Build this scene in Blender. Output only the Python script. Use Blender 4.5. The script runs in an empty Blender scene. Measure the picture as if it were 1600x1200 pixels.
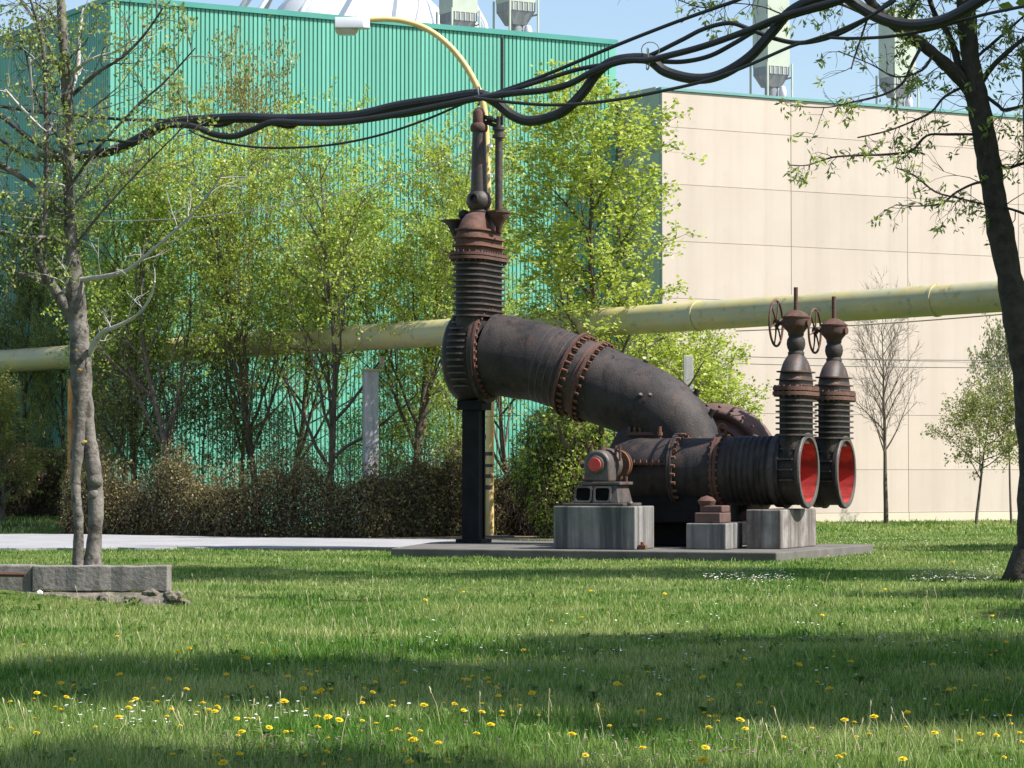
import bpy, math, random
import numpy as np
from math import sin, cos, pi, radians, sqrt, atan, atan2
from mathutils import Vector, Matrix, Euler

# ------------------------------------------------------------------ camera, sky, sun
S = bpy.context.scene
C = S.collection
F, H = 4500.0, 1.5                      # focal length in photo pixels, eye height in metres
PITCH = atan(135 / F)
cd = bpy.data.cameras.new('camera'); cam = bpy.data.objects.new('camera', cd); C.objects.link(cam)
cd.sensor_width = 36; cd.lens = F / 1600 * 36; cd.clip_start = .5; cd.clip_end = 3000
cam.location = (0, 0, H); cam.rotation_euler = (pi / 2 + PITCH, 0, 0)
S.camera = cam
SUN_EL, SUN_AZ = radians(50), radians(-17)       # azimuth measured from +X towards +Y
W = bpy.data.worlds.new('World'); S.world = W; W.use_nodes = True
wn = W.node_tree; bg = wn.nodes['Background']
sky = wn.nodes.new('ShaderNodeTexSky'); sky.sky_type = 'NISHITA'; sky.sun_disc = False
sky.sun_elevation = SUN_EL; sky.sun_rotation = pi / 2 - SUN_AZ; sky.air_density = 1.0; sky.dust_density = 1.2; sky.ozone_density = 1.6
wn.links.new(sky.outputs[0], bg.inputs[0]); bg.inputs[1].default_value = .105
sd = bpy.data.lights.new('sun', 'SUN'); sun = bpy.data.objects.new('sun', sd); C.objects.link(sun)
sd.energy = 5.0; sd.angle = radians(.53); sd.color = (1, .95, .87)
sv = Vector((cos(SUN_EL) * cos(SUN_AZ), cos(SUN_EL) * sin(SUN_AZ), sin(SUN_EL)))
sun.rotation_euler = sv.to_track_quat('Z', 'Y').to_euler()
S.view_settings.view_transform = 'Standard'; S.view_settings.look = 'None'; S.view_settings.gamma = 1
S.view_settings.use_curve_mapping = False; S.view_settings.exposure = .85
S.render.engine = 'CYCLES'; S.cycles.max_bounces = 7; S.cycles.transparent_max_bounces = 4
S.cycles.use_denoising = True

# ------------------------------------------------------------------ helpers
def ray(x, y):
    a = (x - 800) / F; b = (600 - y) / F
    return (a, cos(PITCH) - b * sin(PITCH), sin(PITCH) + b * cos(PITCH))
def at(x, y, D):                        # a point of the place, D metres out, from where the photo shows it
    r = ray(x, y); return Vector((r[0] / r[1] * D, D, H + r[2] / r[1] * D))

def mkmat(name):
    m = bpy.data.materials.new(name); m.use_nodes = True
    nt = m.node_tree; b = nt.nodes['Principled BSDF']
    return m, nt, b
def ramp(nt, src, stops):
    r = nt.nodes.new('ShaderNodeValToRGB'); e = r.color_ramp.elements
    while len(e) < len(stops): e.new(.5)
    for el, (p, c) in zip(e, stops):
        el.position = p; el.color = (*c, 1) if len(c) == 3 else c
    nt.links.new(src, r.inputs[0]); return r.outputs[0]
def noise(nt, scale, stretch=(1, 1, 1), detail=5, rough=.6, coord='Object'):
    tc = nt.nodes.new('ShaderNodeTexCoord'); mp = nt.nodes.new('ShaderNodeMapping')
    mp.inputs['Scale'].default_value = stretch
    n = nt.nodes.new('ShaderNodeTexNoise'); n.inputs['Scale'].default_value = scale
    n.inputs['Detail'].default_value = detail; n.inputs['Roughness'].default_value = rough
    nt.links.new(tc.outputs[coord], mp.inputs[0]); nt.links.new(mp.outputs[0], n.inputs['Vector'])
    return n.outputs['Fac']
def mix(nt, fac, a, b, mode='MIX'):
    x = nt.nodes.new('ShaderNodeMix'); x.data_type = 'RGBA'; x.blend_type = mode
    for sock, v in ((x.inputs[0], fac), (x.inputs[6], a), (x.inputs[7], b)):
        if isinstance(v, (int, float)): sock.default_value = v
        elif isinstance(v, tuple): sock.default_value = (*v, 1)
        else: nt.links.new(v, sock)
    return x.outputs[2]
def bumpit(nt, b, src, strength, dist=.02):
    n = nt.nodes.new('ShaderNodeBump'); n.inputs['Strength'].default_value = strength; n.inputs['Distance'].default_value = dist
    nt.links.new(src, n.inputs['Height']); nt.links.new(n.outputs[0], b.inputs['Normal'])
def surf(name, c1, c2, scale=3, rough=.7, spots=None, streak=None, bump=.2, bscale=40, spec=.5, metallic=0, vary=0):
    """c1-c2 mottled by noise; spots = (colour, scale, lo, hi); streak = (colour, stretch, lo, hi)"""
    m, nt, b = mkmat(name)
    col = ramp(nt, noise(nt, scale), [(.35, c1), (.65, c2)])
    if streak: col = mix(nt, ramp(nt, noise(nt, 1, streak[1], 4), [(streak[2], (0, 0, 0)), (streak[3], (1, 1, 1))]), col, streak[0])
    if spots: col = mix(nt, ramp(nt, noise(nt, spots[1], detail=8, rough=.7), [(spots[2], (0, 0, 0)), (spots[3], (1, 1, 1))]), col, spots[0])
    if vary:
        oi = nt.nodes.new('ShaderNodeObjectInfo'); col = mix(nt, 1.0, col, ramp(nt, oi.outputs['Random'], [(0, (1 - vary,) * 3), (1, (1, 1, 1))]), 'MULTIPLY')
    nt.links.new(col, b.inputs['Base Color'])
    b.inputs['Roughness'].default_value = rough; b.inputs['Metallic'].default_value = metallic
    b.inputs['Specular IOR Level'].default_value = spec
    if bump: bumpit(nt, b, noise(nt, bscale, detail=6), bump)
    return m
def leafmat(name, cols, trans=.45, tcol=1.5):
    m, nt, b = mkmat(name); nt.nodes.remove(b)
    g = nt.nodes.new('ShaderNodeNewGeometry')
    col = ramp(nt, g.outputs['Random Per Island'], cols)
    d = nt.nodes.new('ShaderNodeBsdfDiffuse'); t = nt.nodes.new('ShaderNodeBsdfTranslucent')
    gl = nt.nodes.new('ShaderNodeBsdfGlossy'); gl.inputs['Roughness'].default_value = .45; gl.inputs['Color'].default_value = (.5, .5, .5, 1)
    tc = mix(nt, 1.0, col, (tcol, tcol, tcol * .7), 'MULTIPLY')
    nt.links.new(col, d.inputs[0]); nt.links.new(tc, t.inputs[0])
    ms = nt.nodes.new('ShaderNodeMixShader'); ms.inputs[0].default_value = trans
    nt.links.new(d.outputs[0], ms.inputs[1]); nt.links.new(t.outputs[0], ms.inputs[2])
    ms2 = nt.nodes.new('ShaderNodeMixShader'); ms2.inputs[0].default_value = .05
    nt.links.new(ms.outputs[0], ms2.inputs[1]); nt.links.new(gl.outputs[0], ms2.inputs[2])
    nt.links.new(ms2.outputs[0], nt.nodes['Material Output'].inputs[0])
    return m

MAT = {}
MAT['iron'] = surf('black_iron', (.018, .016, .017), (.050, .040, .038), 1.6, .62, spots=((.085, .045, .032), 6, .54, .72), streak=((.007, .007, .008), (6, 6, .6), .5, .75), bump=.5, bscale=45, spec=.32)
MAT['iron_black'] = surf('shaded_black_iron', (.006, .006, .007), (.014, .013, .014), 3, .7, spots=((.05, .045, .04), 9, .62, .74), bump=.5, spec=.2)  # the iron's own black, with shade on column and casing base put in
MAT['iron_worn'] = surf('worn_iron', (.032, .026, .025), (.056, .042, .038), 2.5, .52, spots=((.15, .065, .04), 7, .52, .72), bump=.4, bscale=50)
MAT['rust'] = surf('rusty_iron', (.07, .032, .025), (.125, .056, .038), 4, .8, spots=((.04, .028, .026), 6, .5, .68), bump=.5, bscale=45)
MAT['rust_bright'] = surf('bright_rust', (.12, .05, .03), (.20, .085, .045), 9, .85, spots=((.06, .03, .022), 9, .5, .7), bump=.5)
MAT['rust_pink'] = surf('dull_rust', (.085, .048, .042), (.135, .075, .064), 3, .75, spots=((.06, .036, .034), 5, .54, .72), bump=.4)
MAT['bearing'] = surf('grey_iron', (.05, .046, .044), (.10, .09, .085), 5, .5, spots=((.13, .06, .04), 8, .52, .68), bump=.3)
MAT['red'] = surf('red_paint', (.52, .035, .03), (.62, .06, .045), 4, .45, spots=((.3, .03, .025), 9, .6, .75), bump=.1)
MAT['red_inside'] = surf('red_lining', (.40, .032, .03), (.50, .06, .05), 2, .5, streak=((.20, .022, .02), (2, 2, 5), .42, .62), spots=((.10, .03, .025), 5, .6, .72), bump=.15)
MAT['block'] = surf('streaked_concrete', (.17, .165, .16), (.25, .24, .23), 2.5, .9, spots=((.15, .15, .14), 9, .6, .75), streak=((.07, .07, .07), (5, 5, .25), .42, .62), bump=.4, bscale=30)
MAT['block_brown'] = surf('brown_stained_concrete', (.13, .11, .10), (.30, .285, .27), 3, .9, streak=((.10, .085, .075), (5, 5, .3), .42, .62), bump=.4, bscale=30)
MAT['slab'] = surf('pad_concrete', (.085, .078, .072), (.14, .13, .12), 2, .95, spots=((.11, .105, .09), 3, .5, .66), bump=.4, bscale=30)
MAT['wall_conc'] = surf('old_wall_concrete', (.15, .138, .128), (.25, .232, .215), 3, .95, spots=((.11, .10, .09), 7, .53, .7), streak=((.16, .145, .13), (5, 5, 1), .5, .7), bump=.6, bscale=25)
MAT['rubble'] = surf('rubble', (.10, .085, .07), (.22, .19, .16), 9, 1, spots=((.07, .08, .04), 5, .5, .6), bump=1, bscale=18)
MAT['pole'] = surf('cream_yellow_paint', (.60, .44, .17), (.68, .51, .22), 3, .5, spots=((.34, .22, .09), 7, .64, .76), bump=.05)
MAT['pole_black'] = surf('dark_band_paint', (.05, .045, .045), (.08, .06, .055), 6, .6, bump=0)
MAT['lamp'] = surf('lamp_housing_grey', (.50, .53, .58), (.58, .60, .64), 3, .4, bump=0)
MAT['lens'] = surf('lamp_glass_yellowed', (.42, .38, .28), (.5, .45, .33), 3, .2, bump=0)
MAT['white'] = surf('white_paint', (.78, .79, .80), (.86, .86, .86), 2, .5, bump=0)
MAT['white_grey'] = surf('greyish_white_paint', (.55, .52, .56), (.66, .64, .66), 2, .5, bump=0)
MAT['duct_pipe'] = surf('faded_yellow_paint', (.46, .385, .16), (.54, .47, .23), 1.5, .36, spots=((.16, .15, .08), 5, .56, .76), streak=((.42, .41, .25), (1.2, 1.2, 4), .42, .62), bump=.05)
MAT['orange'] = surf('orange_primer', (.42, .19, .04), (.50, .25, .06), 3, .6, spots=((.22, .08, .04), 6, .55, .7), bump=.1)
MAT['column'] = surf('pale_concrete', (.44, .43, .44), (.54, .53, .53), 2, .9, streak=((.34, .32, .32), (8, 8, .5), .5, .7), bump=.2)
MAT['duct_green'] = surf('pale_green_sheet', (.36, .42, .34), (.43, .48, .40), 1.2, .6, bump=0)
MAT['duct_grey'] = surf('grey_sheet', (.20, .215, .225), (.28, .29, .29), 3, .6, streak=((.18, .2, .2), (9, 9, .5), .45, .6), bump=0)
MAT['beige'] = surf('beige_panel', (.50, .425, .365), (.54, .465, .40), .5, .8, streak=((.455, .385, .325), (1.6, 1.6, .12), .45, .8), spots=((.46, .39, .335), 1.5, .6, .8), bump=.08, bscale=12, vary=.07)
MAT['beige_low'] = surf('lower_beige_panel', (.53, .475, .37), (.57, .51, .41), .5, .8, bump=.08, bscale=12)
MAT['joint'] = surf('dark_backing', (.50, .44, .39), (.54, .47, .42), 3, .9, bump=0)
MAT['green'] = surf('green_sheet', (.125, .41, .315), (.15, .46, .36), .35, .5, streak=((.10, .345, .27), (1.1, 1.1, .10), .42, .75), bump=0, vary=.10)
MAT['green_trim'] = surf('green_edge_trim', (.05, .26, .22), (.07, .30, .26), 1, .45, bump=0)
MAT['teal_trim'] = surf('teal_gutter', (.12, .30, .29), (.16, .35, .33), 1, .5, bump=0)
MAT['roof'] = surf('grey_roofing', (.25, .25, .25), (.32, .32, .32), 2, .9, bump=.2)
MAT['cable'] = surf('black_rubber', (.012, .013, .016), (.024, .024, .028), 3, .42, bump=.1, bscale=30)
MAT['wire'] = surf('grey_wire', (.10, .11, .10), (.15, .16, .15), 3, .6, bump=0)
MAT['bark'] = surf('bark', (.085, .068, .052), (.14, .115, .09), 6, .95, bump=.8, bscale=20)
MAT['bark_dark'] = surf('dark_bark', (.030, .024, .021), (.062, .05, .043), 7, .95, spots=((.10, .085, .07), 9, .6, .72), bump=1, bscale=14)
MAT['bark_pale'] = surf('pale_bark', (.10, .088, .078), (.22, .20, .18), 5, .95, spots=((.045, .038, .032), 7, .48, .62), bump=1, bscale=16)
MAT['bark_white'] = surf('whitish_dead_bark', (.36, .345, .33), (.50, .48, .46), 6, .9, spots=((.2, .18, .16), 8, .58, .7), bump=.4, bscale=16)
MAT['lichen'] = surf('orange_lichen', (.36, .22, .04), (.46, .30, .06), 12, 1, bump=.6)
MAT['twig'] = surf('brown_twigs', (.04, .025, .018), (.085, .052, .036), 5, .95, bump=0)
MAT['path'] = surf('pale_asphalt', (.25, .25, .262), (.31, .31, .322), .8, .95, spots=((.20, .20, .205), 3, .58, .75), bump=.3, bscale=40)
MAT['dirt'] = surf('bare_earth', (.13, .095, .065), (.22, .18, .12), 2, 1, bump=.6, bscale=10)
MAT['leaf_spring'] = leafmat('spring_leaves', [(0, (.17, .26, .03)), (.5, (.29, .40, .06)), (1, (.48, .56, .14))])
MAT['leaf_spring2'] = leafmat('yellow_green_leaves', [(0, (.21, .28, .03)), (.5, (.35, .43, .06)), (1, (.54, .58, .15))])
MAT['leaf_bright'] = leafmat('bright_green_leaves', [(0, (.21, .28, .035)), (.5, (.32, .40, .06)), (1, (.48, .54, .15))])
MAT['leaf_dark'] = leafmat('olive_green_leaves', [(0, (.10, .13, .03)), (.5, (.16, .19, .045)), (1, (.24, .27, .08))], .4)
MAT['leaf_mute'] = leafmat('muted_green_leaves', [(0, (.12, .15, .045)), (.5, (.20, .23, .07)), (1, (.33, .35, .13))], .4)
MAT['leaf_olive'] = leafmat('olive_leaves', [(0, (.14, .17, .035)), (.5, (.22, .25, .06)), (1, (.34, .36, .11))], .42)
MAT['leaf_mute2'] = leafmat('dusty_green_leaves', [(0, (.14, .20, .05)), (.5, (.23, .30, .08)), (1, (.38, .43, .15))], .42)
MAT['leaf_brown'] = leafmat('brownish_young_leaves', [(0, (.16, .14, .03)), (.5, (.28, .24, .05)), (1, (.36, .30, .09))], .4)
MAT['leaf_hedge'] = leafmat('hedge_leaves', [(0, (.09, .068, .042)), (.4, (.155, .125, .065)), (.75, (.21, .215, .075)), (1, (.38, .34, .17))], .3)
MAT['leaf_pale'] = leafmat('grey_green_leaves', [(0, (.16, .20, .10)), (1, (.28, .31, .17))], .35)
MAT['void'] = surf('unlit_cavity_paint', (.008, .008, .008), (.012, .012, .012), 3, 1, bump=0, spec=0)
MAT['cable'].name = 'black_rubber'
MAT['grass'] = None

class MB:
    def __init__(s): s.v = []; s.f = []
    def add(s, vs, fs):
        o = len(s.v); s.v += [tuple(p) for p in vs]; s.f += [tuple(i + o for i in f) for f in fs]
    def box(s, x0, y0, z0, x1, y1, z1):
        s.add([(x0, y0, z0), (x1, y0, z0), (x1, y1, z0), (x0, y1, z0), (x0, y0, z1), (x1, y0, z1), (x1, y1, z1), (x0, y1, z1)],
              [(0, 3, 2, 1), (4, 5, 6, 7), (0, 1, 5, 4), (1, 2, 6, 5), (2, 3, 7, 6), (3, 0, 4, 7)])
        return s
    def prism(s, poly, z0, z1, poly2=None):
        n = len(poly); p2 = poly2 or poly
        s.add([(x, y, z0) for x, y in poly] + [(x, y, z1) for x, y in p2],
              [tuple(range(n))[::-1], tuple(range(n, 2 * n))] + [(i, (i + 1) % n, n + (i + 1) % n, n + i) for i in range(n)])
        return s
    def loft(s, polys):                 # [(poly, z)...] stacked
        n = len(polys[0][0]); vs = []; fs = [tuple(range(n))[::-1]]
        for p, z in polys: vs += [(x, y, z) for x, y in p]
        for k in range(len(polys) - 1):
            fs += [(k * n + i, k * n + (i + 1) % n, (k + 1) * n + (i + 1) % n, (k + 1) * n + i) for i in range(n)]
        fs.append(tuple(range((len(polys) - 1) * n, len(polys) * n)))
        s.add(vs, fs); return s
    def tube(s, pts, rad, n=8, cap=True):
        pts = [Vector(p) for p in pts]
        if isinstance(rad, (int, float)): rad = [rad] * len(pts)
        vs = []; fs = []; prev = None
        for i, p in enumerate(pts):
            d = (pts[min(i + 1, len(pts) - 1)] - pts[max(i - 1, 0)])
            d = d.normalized() if d.length > 1e-9 else Vector((0, 0, 1))
            if prev is None:
                a = Vector((0, 0, 1)) if abs(d.z) < .9 else Vector((1, 0, 0)); a = (a - d * a.dot(d)).normalized()
            else:
                a = prev - d * prev.dot(d); a = a.normalized() if a.length > 1e-6 else d.orthogonal().normalized()
            prev = a; b = d.cross(a)
            for k in range(n):
                t = 2 * pi * k / n; q = p + (a * cos(t) + b * sin(t)) * rad[i]; vs.append(q)
            if i: fs += [((i - 1) * n + k, (i - 1) * n + (k + 1) % n, i * n + (k + 1) % n, i * n + k) for k in range(n)]
        if cap: fs += [tuple(range(n))[::-1], tuple(range((len(pts) - 1) * n, len(pts) * n))]
        s.add(vs, fs); return s
    def lathe(s, prof, o, axis, n=32):  # prof [(t along axis, radius)...]
        o = Vector(o); d = Vector(axis).normalized(); a = Vector((0, 0, 1)) if abs(d.z) < .9 else Vector((0, 1, 0))
        a = (a - d * a.dot(d)).normalized(); b = d.cross(a); vs = []; fs = []
        for i, (t, r) in enumerate(prof):
            for k in range(n):
                w = 2 * pi * k / n; vs.append(o + d * t + (a * cos(w) + b * sin(w)) * max(r, 1e-4))
            if i: fs += [((i - 1) * n + k, (i - 1) * n + (k + 1) % n, i * n + (k + 1) % n, i * n + k) for k in range(n)]
        s.add(vs, fs); return s
    def bolts(s, o, axis, R, n, size=.035, length=.07, a0=0):
        o = Vector(o); d = Vector(axis).normalized(); a = Vector((0, 0, 1)) if abs(d.z) < .9 else Vector((0, 1, 0))
        a = (a - d * a.dot(d)).normalized(); b = d.cross(a)
        for k in range(n):
            w = 2 * pi * k / n + a0; c = o + (a * cos(w) + b * sin(w)) * R
            s.tube([c - d * length / 2, c + d * length / 2], size, 6)
        return s
    def build(s, name, mat, parent=None, smooth=True, ang=35, bevel=0, loc=None):
        me = bpy.data.meshes.new(name); me.from_pydata(s.v, [], s.f); me.update()
        if smooth: me.shade_smooth(); me.set_sharp_from_angle(angle=radians(ang))
        me.materials.append(MAT[mat] if isinstance(mat, str) else mat)
        o = bpy.data.objects.new(name, me); C.objects.link(o)
        if parent: o.parent = parent
        if loc: o.location = loc
        if bevel:
            b = o.modifiers.new('bevel', 'BEVEL'); b.width = bevel; b.segments = 2; b.limit_method = 'ANGLE'
        return o
def tag(o, label=None, cat=None, group=None, kind=None):
    if label: o['label'] = label
    if cat: o['category'] = cat
    if group: o['group'] = group
    if kind: o['kind'] = kind
    return o
def empty(name, loc, rz=0, **k):
    o = bpy.data.objects.new(name, None); C.objects.link(o); o.location = loc; o.rotation_euler = (0, 0, rz); o.empty_display_size = .3
    return tag(o, **k)
def inst(o, name, parent=None, loc=(0, 0, 0), rot=(0, 0, 0), scale=(1, 1, 1)):
    c = o.copy(); c.name = name; C.objects.link(c); c.parent = parent; c.location = loc; c.rotation_euler = rot; c.scale = scale
    return c
def copy_tree(o, parent=None):
    c = o.copy(); C.objects.link(c); c.parent = parent
    for ch in list(o.children): copy_tree(ch, c)
    return c
def stuff(o): o['kind'] = 'stuff'; return o
def npmesh(name, verts, faces, mat, parent=None, kind=None):    # verts (n,3), faces (m,k) arrays
    me = bpy.data.meshes.new(name); k = faces.shape[1]; m = len(faces)
    me.vertices.add(len(verts)); me.vertices.foreach_set('co', verts.astype(np.float32).ravel())
    me.loops.add(m * k); me.loops.foreach_set('vertex_index', faces.astype(np.int32).ravel())
    me.polygons.add(m); me.polygons.foreach_set('loop_start', np.arange(0, m * k, k, dtype=np.int32))
    me.update(calc_edges=True); me.validate()
    me.materials.append(MAT[mat] if isinstance(mat, str) else mat)
    o = bpy.data.objects.new(name, me); C.objects.link(o)
    if parent: o.parent = parent
    if kind: o['kind'] = kind
    return o
def leaf_quads(pts, size, rng, elong=1.5, droop=0.0, flat=0.0):
    """one small folded diamond leaf per point, random in direction"""
    n = len(pts); P = np.asarray(pts)
    d = rng.normal(size=(n, 3)); d[:, 2] -= droop; d /= np.linalg.norm(d, axis=1)[:, None]
    e = rng.normal(size=(n, 3)); e[:, 2] *= (1 - flat); e -= d * (e * d).sum(1)[:, None]; e /= np.linalg.norm(e, axis=1)[:, None] + 1e-9
    s = size * rng.uniform(.6, 1.3, n)[:, None]
    v = np.stack([P, P + d * s * elong * .5 + e * s * .45, P + d * s * elong, P + d * s * elong * .5 - e * s * .45], 1).reshape(-1, 3)
    return v, np.arange(4 * n).reshape(n, 4)

# value noise in numpy, for grass height and patchiness
_rs = np.random.RandomState(5); _tab = _rs.rand(256, 256)
def vnoise(x, y):
    xi = np.floor(x).astype(int); yi = np.floor(y).astype(int); fx = x - xi; fy = y - yi
    fx = fx * fx * (3 - 2 * fx); fy = fy * fy * (3 - 2 * fy)
    g = lambda a, b: _tab[a % 256, b % 256]
    return (g(xi, yi) * (1 - fx) + g(xi + 1, yi) * fx) * (1 - fy) + (g(xi, yi + 1) * (1 - fx) + g(xi + 1, yi + 1) * fx) * fy
def gz(x, y):                           # height of the ground
    x = np.asarray(x, float); y = np.asarray(y, float)
    s = np.clip((y - 67) / 8, 0, 1); t = np.clip((-8.5 - x) / 3, 0, 1)
    m = np.exp(-(((x + 7.3) / 2.6) ** 2 + ((y - 32.6) / 1.5) ** 2)) * .30      # low bank at the broken wall
    flat = np.clip((np.hypot(x - 2, (y - 50) * .6) - 5) / 3, 0, 1) * np.clip((30 - np.abs(y - 15)) / 10, 0, 1)
    return .4 * s * s * (3 - 2 * s) * t + m + (vnoise(x * .35, y * .35) - .5) * .10 * flat

# ------------------------------------------------------------------ ground
def ground_mat():
    m, nt, b = mkmat('lawn_soil')
    a = ramp(nt, noise(nt, .5, detail=8), [(.3, (.06, .10, .025)), (.5, (.11, .155, .04)), (.7, (.20, .22, .08))])
    c = ramp(nt, noise(nt, 14, (1, .35, 1), detail=8), [(.3, (.45, .5, .4)), (.7, (1.25, 1.25, 1.2))])
    nt.links.new(mix(nt, 1.0, a, c, 'MULTIPLY'), b.inputs['Base Color']); b.inputs['Roughness'].default_value = 1
    b.inputs['Specular IOR Level'].default_value = .1
    bumpit(nt, b, noise(nt, 20, detail=8), 1, .06); return m
MAT['lawn'] = ground_mat()
xs = np.concatenate([[-1500, -400, -120, -60, -40], np.arange(-26, 27, .5), [40, 60, 120, 400, 1500]])
ys = np.concatenate([[-800, -100, -20, 0, 6], np.arange(10, 90, .5), [100, 140, 300, 1000, 2500]])
X, Y = np.meshgrid(xs, ys); Z = gz(X, Y)
V = np.stack([X, Y, Z], -1).reshape(-1, 3); nx = len(xs)
I = np.arange(len(ys) - 1)[:, None] * nx + np.arange(nx - 1)[None]
Fc = np.stack([I, I + 1, I + 1 + nx, I + nx], -1).reshape(-1, 4)
g = npmesh('ground', V, Fc, 'lawn', kind='structure'); g.data.shade_smooth()

# pale asphalt path across the back, and the strip of bare earth under the hedge
path_front = [(-30, 53.2), (-10, 53.9), (-6, 54.6), (-3, 54.2), (-1.4, 55.2), (-.6, 57.4)]
path_back = [(-.9, 60.6), (-3, 61.5), (-6.5, 63.4), (-9.3, 65.5), (-11, 66.2), (-13, 65.4), (-30, 63.0)]
def rough_edge(poly, amp, step, seed):
    rr = random.Random(seed); out = []
    for (x0, y0), (x1, y1) in zip(poly[:-1], poly[1:]):
        n = max(int(math.hypot(x1 - x0, y1 - y0) / step), 1)
        for k in range(n): t = k / n; out.append((x0 + (x1 - x0) * t, y0 + (y1 - y0) * t + rr.uniform(-amp, amp)))
    return out + [poly[-1]]
path_front = [path_front[0]] + rough_edge(path_front[1:], .28, .35, 3); path_back = rough_edge(path_back[:-1], .10, .4, 4) + [path_back[-1]]
def sheet(name, poly, z, mat, lift=None):
    mb = MB(); mb.prism(poly, z - .2, z); return tag(mb.build(name, mat, smooth=False), kind='structure')
sheet('path', path_front + path_back, .045, 'path')
sheet('hedge_bed', [(-10.6, 66.2), (-9.2, 65.4), (-6.5, 63.3), (-3, 61.4), (-.9, 60.9), (1.5, 61.4), (4, 62), (4, 66), (-10.6, 69)], .03, 'dirt')

# ------------------------------------------------------------------ green building
ang = atan2(.502, .865)
BG = empty('green_factory_hall', (-10.4, 74.5, 0), ang, label='tall factory hall clad in ribbed turquoise green metal sheet', cat='building')
def rib_sheet(w, n, z1):
    mb = MB(); p = w / n; top = []
    for i in range(n):
        x = i * p; top += [(x, 0), (x + p * .66, 0), (x + p * .72, .035), (x + p * .94, .035)]
    top.append((w - .001, 0)); k = len(top)
    mb.add([(x, y, 0) for x, y in top] + [(x, y, z1) for x, y in top], [(i, i + 1, k + i + 1, k + i) for i in range(k - 1)])
    return mb
HG = 13.72
s0 = rib_sheet(1.016, 8, HG).build('wall_sheet', 'green', BG, smooth=False)
for i in range(1, 15): inst(s0, 'wall_sheet', BG, (i * 1.016, 0, 0))
for i in range(16): inst(s0, 'wall_sheet', BG, (0, (i + 1) * 1.016, 0), (0, 0, -pi / 2))
MB().box(.04, .045, 0, 15.4, 16.2, HG - .05).build('inner_wall', 'green_trim', BG, smooth=False)
MB().box(-.06, -.06, HG - .02, 15.5, .12, HG + .12).build('roof_trim', 'green_trim', BG, smooth=False)
MB().box(-.06, .125, HG - .02, .12, 16.3, HG + .12).build('roof_trim', 'green_trim', BG, smooth=False)
MB().box(-.05, -.05, .01, .04, .06, HG - .03).build('corner_trim', 'green', BG, smooth=False)
MB().box(15.22, -.02, .01, 15.46, .2, HG - .03).build('corner_trim', 'green', BG, smooth=False)
MB().box(.13, .13, HG - .04, 15.3, 16.1, HG).build('roof', 'roof', BG, smooth=False)

# ------------------------------------------------------------------ beige building
BB = empty('beige_factory_hall', (4.19, 80.3, 0), ang, label='long factory hall of large smooth beige panels with a teal roof edge', cat='building')
colx = [0, 4.42, 8.62, 12.82, 17.02, 21.22, 25.42]
rowz = [.0, .27, 1.52, 3.12, 4.72, 6.32, 7.92, 9.52, 11.12, 12.14]
cache = {}
def panel(w, h, mat):
    k = (round(w, 3), round(h, 3), mat)
    if k not in cache:
        me = MB().box(.010, 0, .006, w - .010, .1, h - .006).build('wall_panel', mat, None, smooth=False)
        cache[k] = me.data; bpy.data.objects.remove(me)
    o = bpy.data.objects.new('wall_panel', cache[k]); C.objects.link(o); o.parent = BB; return o
rr = random.Random(2)
for a, b in zip(colx[:-1], colx[1:]):
    for z0, z1 in zip(rowz[:-1], rowz[1:]):
        o = panel(b - a, z1 - z0, 'beige_low' if z0 < .2 else 'beige'); o.location = (a, -rr.uniform(0, .006) - (.02 if z0 < .2 else 0), z0)
for j in range(3):
    for z0, z1 in zip(rowz[:-1], rowz[1:]):
        o = panel(4.2, z1 - z0, 'beige_low' if z0 < .2 else 'beige'); o.location = (0, 4.305 + j * 4.2, z0); o.rotation_euler = (0, 0, -pi / 2)
MB().box(.035, .03, 0, 25.4, 12.8, 12.1).build('inner_wall', 'joint', BB, smooth=False)
MB().box(-.05, -.05, 12.145, 25.5, .2, 12.22).build('roof_trim', 'teal_trim', BB, smooth=False)
MB().box(-.07, .205, 12.145, .2, 12.9, 12.25).build('roof_trim', 'joint', BB, smooth=False)
MB().box(.21, .21, 12.10, 25.4, 12.8, 12.16).build('roof', 'roof', BB, smooth=False)

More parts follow.
